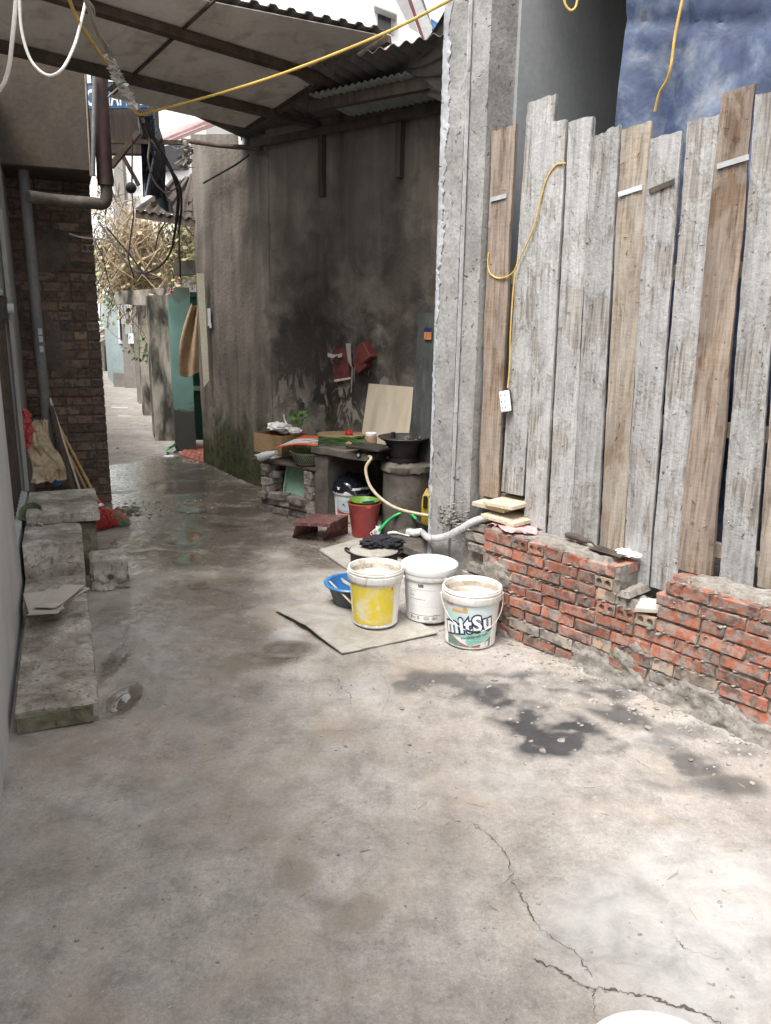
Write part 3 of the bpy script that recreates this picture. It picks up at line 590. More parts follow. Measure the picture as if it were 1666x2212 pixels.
# ------------------------------------------------------------ frames of the place
W0 = Vector((.653, 4.0, 0)); WD = Vector((-.657, .754, 0)).normalized(); WN = Vector((.754, .657, 0)).normalized(); WX = -WD
WM = Matrix((WX, WN, Vector((0, 0, 1)))).transposed()
def WPt(x, y, z): return W0+WX*x+WN*y+Vector((0, 0, z))
L0 = Vector((-1.953, 3.853, 0)); LD = Vector((-.3836, .9235, 0)); LN = Vector((.9235, .3836, 0))
LM = Matrix((LN, LD, Vector((0, 0, 1)))).transposed()
def LPt(o, s, z): return L0+LN*o+LD*s+Vector((0, 0, z))
KB = Vector((-1.141, 7.543, 0)); BD = Vector((.788, -.616, 0)).normalized(); BN = Vector((-.616, -.788, 0)).normalized()
BM_ = Matrix((BD, -BN, Vector((0, 0, 1)))).transposed()
def BPt(s, o, z): return KB+BD*s+BN*o+Vector((0, 0, z))
def BV(u, v, o): 
    p = KB+BN*o; return VP(u, v, p, p+BD)
def BS(u, v, o):
    p = BV(u, v, o); return (p-KB).dot(BD), p.z

# ------------------------------------------------------------ bricks
def brick_mesh(sx, sy, sz, m, holes=0, r=.0165, jit=.0018, depth=.06, bev=.004):
    mb = MB()
    if not holes: mb.box((0, 0, 0), (sx, sy, sz), None, bev, jit)
    else:
        hx, hy, hz = sx/2, sy/2, sz/2
        vs = [Vector((x, y, z)) for y in (-hy, hy) for (x, z) in ((-hx, -hz), (hx, -hz), (hx, hz), (-hx, hz))]
        mb.add(vs, [(4, 7, 6, 5), (0, 4, 5, 1), (3, 2, 6, 7), (0, 3, 7, 4), (1, 5, 6, 2)])
        cw = sx/holes
        for h in range(holes):
            cx = -hx+cw*(h+.5); ca = math.atan2(hz, cw/2); an = sorted([2*math.pi*k/12+.1 for k in range(12)]+[ca, math.pi-ca, math.pi+ca, 2*math.pi-ca]); n = len(an)
            ring = []; outr = []; inn = []
            for a in an:
                c, s_ = math.cos(a), math.sin(a); t = min((cw/2)/max(1e-6, abs(c)), hz/max(1e-6, abs(s_)))
                outr.append(Vector((cx+c*t, -hy, s_*t))); ring.append(Vector((cx+c*r, -hy, s_*r))); inn.append(Vector((cx+c*r*.9, -hy+depth, s_*r*.9)))
            mb.add(outr+ring+inn, [(k, (k+1) % n, n+(k+1) % n, n+k) for k in range(n)]+[(n+k, n+(k+1) % n, 2*n+(k+1) % n, 2*n+k) for k in range(n)]+[tuple(2*n+k for k in range(n))])
    me = mb.mesh('brick'); bm = bmesh.new(); bm.from_mesh(me); bmesh.ops.recalc_face_normals(bm, faces=bm.faces)
    if holes: bmesh.ops.remove_doubles(bm, verts=bm.verts, dist=1e-5)
    bm.to_mesh(me); bm.free(); me.materials.append(m); return me
PIT, BH, BL, BW = .064, .052, .2, .098
NV = 9
mesh_st = [brick_mesh(BL, BW, BH, M['brick_new'], jit=.0042) for _ in range(NV)]
mesh_hd = [brick_mesh(BW, BW, BH, M['brick_new'], jit=.0042) for _ in range(NV)]
mesh_ho = [brick_mesh(BW, .19, BH, M['brick_new'], holes=2) for _ in range(2)]
mesh_pale = [brick_mesh(BL, BW, BH, M['brick_new'], jit=.003)]
mesh_gst = [brick_mesh(BL, BW, BH, M['brick_grey'], jit=.003) for _ in range(3)]

def ntop(x): return 9 if x < .70 else 7 if x < .75 else 6 if x < .915 else 8 if x < .95 else 9
def ztop(x): return .015+ntop(x)*PIT
wall = thing('brick_wall', 'low unfinished red brick wall with raw mortar below the plank fence', 'brick wall', WPt(0, 0, 0))
r = random.Random(21)
forced = {8: [(-.157, .04, 's'), (.043, .14, 'h'), (.15, .247, 'h'), (.264, .36, 'd'), (.47, .67, 's')], 7: [(.57, .667, 'h')], 5: [(.595, .692, 'h'), (.70, .797, 'h'), (.806, .903, 'h')]}
XR = 1.9
def put_brick(me, x0, k, ln_, y, jz=0.0, jr=.012):
    z = .015+k*PIT+BH/2+jz
    c = WPt(x0+ln_/2, y, z)
    o = link_copy('brick', me, wall, c, WM@Matrix.Rotation(r.gauss(0, jr), 3, 'Z')@Matrix.Rotation(r.gauss(0, jr*.5), 3, 'Y'))
    return o
for k in range(9):
    x = -.157+(0 if k % 2 else -.1+BW/2+.05)
    x = -.157
    occ = forced.get(k, [])
    first = True
    while x < XR:
        hit = [f for f in occ if f[0]-.06 < x < f[1]-.01]
        if hit:
            a, b_, t = hit[0]
            if t == 'h': put_brick(random.choice(mesh_ho), a, k, BW, .095, r.gauss(0, .0015))
            elif t == 'd': put_brick(r.choice(mesh_hd), a, k, BW, BW/2, 0)
            else: put_brick(r.choice(mesh_st), a, k, BL, BW/2, 0)
            x = b_+.011; first = False; continue
        if first and k % 2 == 0: ln_ = BW
        else: ln_ = BW if r.random() < .16 else BL
        first = False
        nxt = min([f[0] for f in occ if f[0] > x-.05], default=99)
        if x+ln_ > nxt+.01:
            ln_ = BW
            if x+ln_ > nxt+.02: x = nxt; continue
        a_ok = ntop(x+.02) > k and ntop(x+ln_-.02) > k
        if not a_ok:
            if ntop(x+.02) > k and ntop(x+BW-.01) > k: ln_ = BW
            else: x += .02; continue
        if k == 7 and .9 < x < .96: put_brick(mesh_ho[0], x, k, BW, .095); x += BW+.011; continue
        me = (r.choice(mesh_st) if ln_ == BL else r.choice(mesh_hd))
        if k <= 1 and r.random() < .45 and ln_ == BL: me = r.choice(mesh_gst)
        put_brick(me, x, k, ln_, BW/2+r.gauss(0, .0025), r.gauss(0, .0015)); x += ln_+r.uniform(.008, .015)
for k in range(9):          # second skin of bricks: its end shows beside the column, its top behind the front skin
    x = -.42 if k % 2 else -.36
    while x < 1.7:
        if x < -.12 or (ntop(x+.1) == k+1 and ntop(x+.18) == k+1 and k >= 6):
            if not (k == 5 or (k == 8 and .0 < x < .27)):
                put_brick(r.choice(mesh_gst if x < -.1 else mesh_st), x, k, BL, .152 if x > -.1 else .14, r.gauss(0, .001))
        x += BL+.012
def wall_front(a, b):
    x = -.157+a*(XR+.157); zt = ztop(x)-.012; z = b*zt
    n1 = mnoise.fractal(Vector((x*9, z*13, 3.1)), 1.0, 2.1, 4); n2 = mnoise.noise(Vector((x*3.1, z*4.2, 8.4))); n3 = mnoise.noise(Vector((x*38, z*38, 1.2)))
    low = max(0, 1-z/.22)
    sm = max(0.0, min(1.0, (n2+.26*low+.16*n1-.26)*5.5))
    y = .0135-.009*n1-.006*n3-.021*sm
    sk = max(0, 1-(z-.02*n1)/(.055+.05*max(0, n2))); y -= .016*sk*sk*(1+.5*n1)
    return WPt(x, y, z-.004)
mo = MB(); mo.grid(wall_front, 190, 56)
def top_sheet(x0, x1, y0, y1, zt, amp, seed):
    def P(a, b):
        x = x0+a*(x1-x0); y = y0+b*(y1-y0); e = min(a, 1-a, b, 1-b)
        n = mnoise.fractal(Vector((x*14, y*14, seed)), 1.0, 2.1, 4); return WPt(x+.006*n, y+.004*n, zt+(amp*(.55+.8*n) if e > 0 else -.02))
    mo.grid(P, max(4, int((x1-x0)/.012)), max(4, int((y1-y0)/.012)))
top_sheet(-.15, .44, .03, .205, .591, .007, 1.); top_sheet(.33, .62, .02, .2, .591, .012, 2.); top_sheet(.70, .76, .0, .2, .463, .016, 3.); top_sheet(.58, .93, .07, .205, .399, .010, 4.)
top_sheet(1.0, XR, .05, .205, .591, .016, 5.); top_sheet(.67, .80, .02, .15, .40, .03, 6.)
mo.box(WPt((XR-.1)/2, .12, .19), (XR+.2, .17, .37), WM)
mo.box(WPt(-.28, .17, .28), (.3, .06, .56), WM); mo.box(WPt(.25, .12, .47), (.86, .17, .21), WM); mo.box(WPt(1.44, .12, .47), (.92, .17, .21), WM)
for i in range(420):
    k = r.randrange(0, 10); x = r.uniform(-.15, XR); z = .012+k*PIT+r.gauss(0, .006)
    if z < ztop(x)+.012: mo.blob(WPt(x, r.uniform(-.004, .012), z), r.uniform(.003, .009), 1, .7, 2, (2.2, .8, .6), seed=i)
o = mo.obj('mortar', M['mortar'], wall, True); o['kind'] = 'stuff'
def loose(name, me, c, rz, label, cat, tilt=(0, 0)):
    o = bpy.data.objects.new(name, me); COL.objects.link(o); o.location = c; o.rotation_euler = (WM@rotz(rz)@Matrix.Rotation(tilt[0], 3, 'X')@Matrix.Rotation(tilt[1], 3, 'Y')).to_euler(); WP[o.name] = Vector(c)
    return setp(o, label=label, category=cat)
tile_me = brick_mesh(.15, .13, .02, M['paper'], jit=.002, bev=.003); 
loose('broken_tile', tile_me, WPt(.86, .06, .425), .35, 'broken pale tile lying in the dip of the brick wall', 'tile', (.06, -.12))
half = brick_mesh(.19, .095, .05, M['brick_grey'], jit=.005, bev=.006)
loose('mortar_lump', brick_mesh(.10, .07, .028, M['mortar'], jit=.012, bev=.01), WPt(1.0, .055, .497), .6, 'lump of grey mortar beside the holed brick stub', 'mortar')

# ------------------------------------------------------------ column
col = thing('concrete_column', 'raw grey concrete column between the dark lean-to and the plank fence', 'column', WPt(-.6, .2, 0))
def rough_box(x0, x1, y0, y1, z0, z1, nx, nz, amp, fr, seed, M_=WPt):
    mb = MB()
    def f(P, nu, nv): mb.grid(P, nu, nv)
    def d(x, y, z): return mnoise.fractal(Vector((x*fr, y*fr+seed, z*fr*.6)), 1., 2.1, 4)*amp
    f(lambda a, b: M_(x0+a*(x1-x0)+d(a, 0, b*9)*.6, y0+d(x0+a*(x1-x0), 0, z0+b*(z1-z0)), z0+b*(z1-z0)), nx, nz)
    f(lambda a, b: M_(x1+d(1, a, b*9)*.6, y0+a*(y1-y0), z0+b*(z1-z0)), 6, nz); f(lambda a, b: M_(x0+d(0, a, b*9)*.6, y1+a*(y0-y1), z0+b*(z1-z0)), 6, nz)
    f(lambda a, b: M_(x1+a*(x0-x1), y1, z0+b*(z1-z0)), 3, nz)
    return mb
rough_box(-.735, -.565, .14, .40, 0, 4.4, 14, 300, .006, 14, 1.).obj('column_shaft', M['concrete'], col, True)
rough_box(-.563, -.425, .162, .40, 0, 4.4, 20, 200, .004, 12, 4.).obj('column_flank', M['concrete'], col, True)
def seam(a, b):
    z = .55+b*3.85; n = mnoise.noise(Vector((3, z*11, 2))); return WPt(-.568+.006*a+.0015*n+.010*math.sin(z*.9), .1395-.003*math.sin(a*3.14)*(1+.4*n), z)
MB().slab(seam, 4, 160, .02).obj('form_joint', M['concrete_pale'], col, 'all')
def edgeplast(a, b):
    z = .1+b*4.3; n = mnoise.fractal(Vector((1.3, z*4, 5)), 1, 2.2, 8)+.4*mnoise.noise(Vector((4, z*46, 2))); w = .026+.024*n+(.03 if z > 1.9 else 0)*max(0, .6+n)
    return WPt(-.742+a*max(.006, w), .135-.004*math.sin(a*3.1)+.004*mnoise.noise(Vector((a*6, z*30, 1))), z)
MB().slab(edgeplast, 6, 420, .012).obj('plaster_edge', M['concrete_white'], col, True)
mb = MB()
for i in range(240): mb.blob(WPt(-.66+.26*random.random(), .145+random.gauss(0, .006), .58+random.gauss(0, .03)-.10*random.random()), random.uniform(.003, .010), 1, .7, 2, (1.8, .7, .7), seed=i)
mb.obj('mortar_clump', M['mortar'], col, 'all')

# ------------------------------------------------------------ plank fence
fence = thing('plank_fence', 'tall fence of upright rough formwork planks behind the brick wall', 'fence', WPt(.4, .22, 0))
PL = [('plank_brown', -.412, -.249, 2.674, 2.690, -.384, -.232, .715), ('plank_grey', -.193, -.012, 2.775, 2.79, -.230, -.069, .76), ('plank_grey', -.061, .066, 2.655, 2.66, -.044, .108, .59), ('plank_grey', .070, .212, 2.645, 2.655, .114, .272, .585),
      ('plank_grey', .216, .370, 2.55, 2.59, .280, .436, .59), ('plank_tan', .368, .526, 2.565, 2.58, .446, .586, .565), ('plank_grey', .526, .682, 2.50, 2.515, .597, .745, .45), ('plank_grey', .697, .838, 2.545, 2.555, .749, .888, .455),
      ('plank_brown', .838, .983, 2.62, 2.645, .890, 1.051, .585), ('plank_grey', .985, 1.116, 2.60, 2.59, 1.084, 1.241, .575), ('plank_tan', 1.129, 1.253, 2.56, 2.55, 1.256, 1.385, .60), ('plank_grey', 1.27, 1.42, 2.66, 2.65, 1.40, 1.55, .6), ('plank_grey', 1.44, 1.60, 2.6, 2.63, 1.56, 1.72, .6)]
OFF = []
for i, (mn, tl, tr, zl, zr, bl, br, zb) in enumerate(PL):
    off = .212+(.010 if i % 2 else 0)+r.uniform(0, .012); OFF.append(off-.024); th = .024; ph = r.uniform(0, 9); wav = .012 if 'brown' in mn else .004
    def P(a, b, tl=tl, tr=tr, zl=zl, zr=zr, bl=bl, br=br, zb=zb, off=off, ph=ph, wav=wav):
        xl = bl+(tl-bl)*b; xr = br+(tr-br)*b
        xr -= .010+.008*abs(mnoise.noise(Vector((ph, 2, b*.8))))
        xl += wav*mnoise.noise(Vector((b*5, ph, 0)))+.003*mnoise.noise(Vector((b*40, ph, 1))); xr += wav*mnoise.noise(Vector((b*5, ph, 7)))+.003*mnoise.noise(Vector((b*40, ph, 8)))
        x = xl+(xr-xl)*a; z = zb+b*((zl+(zr-zl)*a)-zb)+.012*mnoise.noise(Vector((a*5, ph, 3)))*max(0, b-.97)*33
        return WPt(x, off+.004*mnoise.noise(Vector((a*3, b*6, ph)))+.003*(a-.5)**2*8, z)
    MB().slab(lambda a, b: P(a, b), 8, 60, -th).obj('plank', M[mn], fence, 30)
for z, nm in ((1.93, 'rail'), (.70, 'rail'), (1.25, 'rail')): MB().box(WPt(.5, .268, z), (2.6, .035, .07), WM, .004).obj(nm, M['plank_tan'], fence)
def strap(x0, x1, z0, z1, m, i=0):
    off = OFF[i]-.006; mb = MB(); mb.bar(WPt(x0, off, z0), WPt(x1, off, z1), .004, .022); o = mb.obj('strap', m, fence)
strap(-.395, -.285, 2.335, 2.345, M['pvc'], 0); strap(.385, .505, 2.285, 2.305, M['steel_paint'], 5); strap(.86, .99, 2.345, 2.365, M['pvc'], 8); strap(.55, .67, 2.28, 2.31, M['steel_dark'], 6)
nail_me = MB().tube([(0, 0, 0), (.012, -.004, -.008), (.016, -.004, -.014)], .0016, 5).mesh('bent_nail'); nail_me.materials.append(M['rust'])
for i in range(60):
    q = r.choice(PL); a = r.random(); b = r.uniform(.03, .97); x = (q[5]+(q[1]-q[5])*b)+a*.13; z = q[7]+b*(q[3]-q[7]); d = Vector((r.uniform(-1, 1), -.35, r.uniform(-1, .3)))*r.uniform(.008, .022)
    link_copy('bent_nail', nail_me, fence, WPt(x, OFF[PL.index(q)]-.003, z), WM@Matrix.Rotation(r.uniform(0, 6.28), 3, 'Y'))
mb = MB()
for i in range(150):
    q = r.choice([p for p in PL if 'grey' in p[0]]); a = r.random(); b = r.betavariate(1.2, 1.6); xl = q[5]+(q[1]-q[5])*b; xr = q[6]+(q[2]-q[6])*b; z = q[7]+b*(q[3]-q[7])
    mb.blob(WPt(xl+(xr-xl)*a, OFF[PL.index(q)], z), r.uniform(.002, .007), 1, .6, 2, (1, .35, 1.2), seed=i)
o = mb.obj('cement_crust', M['mortar'], fence, 'all'); o['kind'] = 'stuff'

# ------------------------------------------------------------ unfinished house behind the fence
hs_ = thing('unfinished_house', 'dark unfinished concrete house interior behind the plank fence', 'house', WPt(.5, 1.5, 0))
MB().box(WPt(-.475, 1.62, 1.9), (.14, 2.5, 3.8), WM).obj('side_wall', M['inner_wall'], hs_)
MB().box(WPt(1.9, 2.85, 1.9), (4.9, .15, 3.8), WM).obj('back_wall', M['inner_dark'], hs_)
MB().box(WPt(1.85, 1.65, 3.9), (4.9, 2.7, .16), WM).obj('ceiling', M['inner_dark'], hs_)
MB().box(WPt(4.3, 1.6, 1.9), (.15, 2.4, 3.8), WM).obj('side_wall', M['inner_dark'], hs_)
def tarpP(a, b):
    x = .11+a*2.6-.02*b*0; z = 4.0-b*3.4
    n = mnoise.noise(Vector((x*1.1, z*.7, 2.2)))*.10+mnoise.noise(Vector((x*3.1+z*1.6, z*.8, 4)))*.05+.045*abs(math.sin(x*3.3-z*1.1+.9*mnoise.noise(Vector((x, z, 7)))))+.03*abs(math.sin(x*1.2+z*3.6))
    fold = .022*math.exp(-abs(z-3.10+.22*(x-.3))/.03)+.05*math.exp(-abs(x-.30-.16*(z-2.4))/.05)+.03*math.exp(-abs(x-1.0+.5*(z-2.9))/.06)
    return WPt(x+.03*math.sin(z*3)*(1-a)+.09*(z-2.6)*(1-a)-.03, .50+n+fold, z)
MB().grid(tarpP, 110, 120).obj('tarpaulin', M['tarp'], None, True, 'creased blue tarpaulin hanging inside behind the planks', 'tarpaulin')

# ------------------------------------------------------------ left house: wall, folding gate, pier
lh = thing('left_house', 'pale plastered house wall with steel gate along the left edge', 'house', LPt(-.1, 1, 0))
def lw(s0, s1, z0, z1, m, th=.22, o=0.0, nm='wall'): MB().box(LPt(o-th/2, (s0+s1)/2, (z0+z1)/2), (th, s1-s0, z1-z0), LM).obj(nm, m, lh)
lw(-6, .43, 0, 3.3, M['plaster_left']); lw(.43, 1.98, 0, .40, M['plaster_left']); lw(.43, 1.98, 2.7, 3.3, M['plaster_left']); lw(1.98, 8.0, 0, 3.3, M['plaster_grey'])
lw(.3, 2.1, .0, 3.0, M['steel_dark'], .04, -.16, 'gap_backing')  # dark sheet behind the bars, its colour stands in for shade in the gaps
for i in range(13):
    s = .52+i*.115; MB().box(LPt(-.05, s, 1.12), (.012, .075, 1.42), LM, .003).obj('gate_bar', M['steel_paint'], lh); MB().box(LPt(-.044, s+.0575, 1.12), (.012, .022, 1.42), LM, .002).obj('gate_gap_shade', M['steel_dark'], lh)  # dark strips sit slightly proud and stand in for shaded grooves between bars
for z in (1.84, 2.05, 2.3): MB().box(LPt(-.055, 1.2, z), (.05, 1.5, .045), LM, .004).obj('gate_rail', M['steel_paint'], lh)
MB().tube([LPt(-.02, 1.85, 1.735), LPt(.035, 1.85, 1.735)], .034, 16).obj('lock', M['steel_paint'], lh, 30)
MB().box(LPt(-.03, 1.85, 1.735), (.05, .12, .16), LM, .006).obj('lock_plate', M['steel_dark'], lh)
MB().box(LPt(.0, 1.97, 1.4), (.03, .05, 2.0), LM, .004).obj('gate_frame', M['plaster_grey'], lh)

pier = thing('brick_pier', 'dark old brick pier with two-hole brick ends on the left', 'pier', LPt(.3, 3.3, 0))
PP, PBH = .082, .067
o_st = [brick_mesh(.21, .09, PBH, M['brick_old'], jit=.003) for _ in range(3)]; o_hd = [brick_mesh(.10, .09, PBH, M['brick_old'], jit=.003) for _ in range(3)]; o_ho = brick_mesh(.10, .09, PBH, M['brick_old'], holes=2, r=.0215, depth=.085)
for k in range(34):
    z = .01+k*PP+PBH/2; x = .648
    if k % 2 == 1 or k in (4, 14):
        link_copy('brick', o_ho, pier, LPt(x-.05, 3.2, z), LM); x -= .112
    elif r.random() < .3: link_copy('brick', r.choice(o_hd), pier, LPt(x-.05, 3.2, z), LM); x -= .112
    while x > -.02:
        if r.random() < .3: ln_, me = .10, r.choice(o_hd)
        else: ln_, me = .21, r.choice(o_st)
        if r.random() < .04 and k < 20: me = o_ho; ln_ = .10
        link_copy('brick', me, pier, LPt(x-ln_/2, 3.2+r.gauss(0, .002), z), LM@rotz(r.gauss(0, .008))); x -= ln_+.013
mb = MB()
def pf(a, b):
    x = -.1+a*.742; z = b*2.79; n = mnoise.fractal(Vector((x*9, z*9, 4)), 1, 2, 4); n2 = mnoise.noise(Vector((x*2.5, z*2, 9)))
    return LPt(x, 3.162-.008*n-.016*max(0, min(1, (n2-.25)*5))*max(0, min(1, (.5-x)*8))+.002, z)
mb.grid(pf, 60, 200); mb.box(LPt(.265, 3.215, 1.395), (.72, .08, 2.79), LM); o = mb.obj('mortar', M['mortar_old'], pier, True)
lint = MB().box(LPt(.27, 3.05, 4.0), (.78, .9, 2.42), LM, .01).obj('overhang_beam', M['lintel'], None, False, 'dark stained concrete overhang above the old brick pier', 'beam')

# steps by the gate
st = thing('door_steps', 'worn cast concrete steps climbing along the left wall', 'steps', LPt(.18, 0, 0))
def stepblock(o0, o1, s0, s1, z0, z1, m, nm='step', amp=.006, seed=1.):
    mb = MB(); nx, ns = 14, max(6, int((s1-s0)/.02))
    def e(t, n=.06): return 0
    def top(a, b):
        x = o0+a*(o1-o0); s = s0+b*(s1-s0); n = mnoise.fractal(Vector((x*8, s*8, seed)), 1, 2, 4); ed = min(1-a, b)*10
        return LPt(x+(.008*n if a > .99 else 0), s+(.01*n if b < .01 else 0), z1+amp*n-.012*max(0, 1-ed*2)**2)
    mb.grid(top, nx, ns)
    def side(a, b):
        s = s0+a*(s1-s0); z = z0+b*(z1-z0); n = mnoise.fractal(Vector((s*9, z*9, seed+4)), 1, 2, 4); t = top(1, a); return LPt(o1, s, z)+LN*(.010*n*(1-b))+(t-LPt(o1, s, z1))*b
    mb.grid(side, ns, 8)
    mb.grid(lambda a, b: LPt(o0+a*(o1-o0), s0, z0+b*(z1-z0))+LD*(.012*mnoise.fractal(Vector((a*3, b*2, seed+8)), 1, 2, 4)*(1-b))+(top(a, 0)-LPt(o0+a*(o1-o0), s0, z1))*b, nx, 8)
    mb.grid(lambda a, b: LPt(o0+a*(o1-o0), s1, z0+b*(z1-z0)), nx, 4)
    return mb.obj(nm, m, st, 50)
stepblock(.03, .352, -1.06, .10, 0, .10, M['concrete_step'], seed=1.)
stepblock(.02, .345, .06, .60, .0, .165, M['concrete_step'], seed=2.)
stepblock(.02, .350, .52, 1.16, .0, .38, M['concrete_step'], seed=3.)
MB().box(LPt(.18, -1.066, .043), (.30, .014, .082), LM, .004).fbm(.012, 14).obj('moss_face', M['concrete_moss'], st)
bk = thing('stone_slab', 'thick dusty concrete slab on a mossy base behind the steps', 'slab', LPt(.3, 1.3, 0))
stp = st; st = bk
stepblock(.05, .445, 1.0, 1.62, .0, .37, M['concrete_moss'], 'mossy_base', seed=6.); stepblock(.03, .47, .96, 1.66, .385, .455, M['concrete_step'], 'slab_top', seed=7.)
st = stp
hb = MB()
def hole_block():
    mb = MB(); c = LPt(.495, .72, .112); mb.box((0, 0, 0), (.225, .20, .225), None, .02)
    bm = bmesh.new(); me = mb.mesh('t'); bm.from_mesh(me); bpy.data.meshes.remove(me); bmesh.ops.subdivide_edges(bm, edges=bm.edges, cuts=11, use_grid_fill=True)
    vs = []
    for v in bm.verts:
        n = mnoise.fractal(v.co*26, 1, 2.2, 5); low = 1.25 if v.co.z < .03 else .4; vs.append(c+LM@(v.co+v.co.normalized()*n*.012*low+Vector((0, -.02*(v.co.z < 0)*n, 0))))
    fs = [tuple(v.index for v in f.verts) for f in bm.faces]; bm.free(); return MB().add(vs, fs)
t = thing('concrete_block', 'crumbling concrete block with a round hole standing beside the steps', 'block', LPt(.485, .72, 0))
hole_block().obj('block_body', M['concrete_block'], t, True)
MB().tube([LPt(.50, .612, .095), LPt(.50, .70, .095)], .017, 14).obj('bolt_hole', M['crack'], t)
# ------------------------------------------------------------ old lean-to walls
A0 = Vector((-2.191, 9.092, 0)); dA = (A0-KB).normalized(); nA = Vector((-dA.y, dA.x, 0)); nA = nA if nA.x < 0 else -nA
dw = thing('old_wall', 'tall dark stained plaster wall with flaking soot behind the outdoor kitchen', 'wall', KB)
def wallsheet(P0, d, n, L_, H0, H1, seed):
    def P(a, b):
        s = a*L_; z = b*(H0+(H1-H0)*a); k = mnoise.fractal(Vector((s*1.5, z*1.5, seed)), 1, 2, 5)*.012
        return P0+d*s+Vector((0, 0, z))+n*k
    return P
MB().slab(wallsheet(KB, BD, BN, 3.0, 3.34, 3.34, 1.), 90, 110, .15).obj('wall_face', M['old_plaster'], dw, True)
MB().slab(wallsheet(A0, -dA, nA, (A0-KB).length+.03, 3.62, 3.3, 2.), 70, 110, .15).obj('wall_face', M['old_plaster'], dw, True)
bk2 = A0+Vector((.75, .5, 0))
MB().box((A0+bk2)/2+Vector((.06, 0, 1.75)), ((bk2-A0).length, .15, 3.5), frame(bk2-A0)).obj('wall_return', M['old_plaster'], dw)
for s, z0, z1 in ((.72, 2.72, 3.2), (1.55, 2.80, 3.2)): MB().box(BPt(s, .03, (z0+z1)/2), (.05, .05, z1-z0), BM_).obj('bracket', M['wood_dark'], dw)
vs, fs = text2d('DCZMU59', .07, 0, 0); pS = VP(482, 800, A0, KB)
MB().add([pS+nA*.034+Vector((0, 0, 1))*x+(dA)*(y) for x, y in vs], fs).obj('stamp', M['stamp'], dw)
def wallcard(u, v, w, h, m, nm, label, cat, par=None, off=.034, rz=0.0):
    p = VP(u, v, A0, KB)+nA*off; mb = MB(); mb.box(p, (w, .004, h), frame(-dA)@Matrix.Rotation(rz, 3, 'Y')); return mb.obj(nm, m, par, False, label, cat)
wallcard(457, 685, .11, .19, M['sign_white'], 'paper_notice', 'small white paper notice stuck on the old wall by the corner', 'notice')
wallcard(461, 703, .05, .05, M['sign_white'], 'paper_scrap', 'torn paper scrap under the white notice on the wall', 'paper')
wallcard(530, 290, .13, .22, M['white_house'], 'meter_box', 'small white box high on the old wall under the awning', 'box', None, .04)
wallcard(531, 291, .022, .1, M['stamp'], 'slot', None, None, bpy.data.objects['meter_box'], .045)

# ------------------------------------------------------------ awning over the alley
PE = Vector((-.619, 7.134, 3.295)); an = R(44); PDr = Vector((math.sin(an), math.cos(an), 0)); tl = R(12)
PC = Vector((math.cos(an)*math.cos(tl), -math.sin(an)*math.cos(tl), math.sin(tl))); PN = PDr.cross(PC).normalized(); PN = PN if PN.z > 0 else -PN
def RPt(a, b, h=0.0): return PE+PDr*a+PC*b+PN*h
aw = thing('tin_awning', 'corrugated awning with pale underside on dark steel purlins over the alley', 'awning', RPt(-1.5, .4))
sheets = [(-3.9, -2.86, -.05, .60, .2), (-2.87, -1.70, -.06, .80, .23), (-1.71, -.50, -.40, 1.03, .26)]
for i, (a0, a1, b0, b1, sl) in enumerate(sheets):
    n = 8
    def P(a, b, a0=a0, a1=a1, b0=b0, b1=b1, sl=sl):
        x = a0+a*(a1-a0); bb = b0+b*(b1+sl*a-b0); 
        t = (x/.125) % 1.0; rib = .022*max(0, min(1, (.26-abs(t-.5))/.10)); return RPt(x, bb, .052+rib+.003*i)
    MB().slab(P, 160, 4, .004).obj('roof_sheet', M['roof_dark'], aw, 20)
    MB().slab(lambda a, b, a0=a0, a1=a1, b0=b0, b1=b1, sl=sl: RPt(a0+a*(a1-a0)+.006, b0+b*(b1+sl*a-b0-.03)+.012, .032+.004*mnoise.noise(Vector((a*3, b*3, i)))), 12, 10, .004).obj('lining_panel', M['roof_under'], aw)
for b0, nm in ((0.0, 'purlin'), (.66, 'purlin')):
    mb = MB(); mb.bar(RPt(-3.9, b0, -.005), RPt(.0 if b0 == 0 else -.3, b0, -.005), .05, .06, PN); mb.obj(nm, M['steel_dark'] if b0 == 0 else M['rust'], aw)
mb = MB(); mb.bar(RPt(-.47, -.35, .02), RPt(-.45, 1.28, .02), .05, .05, PN); mb.obj('edge_rafter', M['wood_dark'], aw)
mb = MB(); mb.bar(RPt(-1.705, -.3, .018), RPt(-1.715, 1.1, .018), .016, .012, PN); mb.obj('joint_strip', M['rust'], aw)
# lower tin roof against the old wall
def tin(name, label, o, du, dv, pitch, amp, m, nu, nv=6, th=.004, sag=0.0, group=None):
    U, Vv = Vector(du), Vector(dv); nn = U.cross(Vv).normalized(); nn = nn if nn.z > 0 else -nn; Lu = U.length
    def P(a, b): return Vector(o)+U*a+Vv*b+nn*(amp*math.sin(a*Lu/pitch*2*math.pi)-sag*4*a*(1-a))
    return MB().slab(P, nu, nv, th).obj(name, m, None, 30, label, 'roof sheet', group)
tin('tin_roof_sheet', 'dark corrugated tin sheet under the awning beside the old wall', BPt(-.4, -.12, 3.33), BD*1.55, BN*.92+Vector((0, 0, .13)), .076, .012, M['roof_dark'], 150)
tin('clear_roof_sheet', 'pale translucent corrugated sheet set into the low tin roof', BPt(1.05, .05, 3.30), BD*.95, BN*.48+Vector((0, 0, .06)), .06, .01, M['roof_pale'], 120)
tin('far_roof_sheet', 'dark tin sheet closing the low roof towards the column', BPt(1.1, -.12, 3.35), BD*2.0, BN*.85+Vector((0, 0, .12)), .11, .015, M['roof_dark'], 130)
rq = [Yd(812, 152, 6.3), Yd(985, 235, 5.8), Yd(985, -30, 5.3), Yd(838, 116, 6.2)]
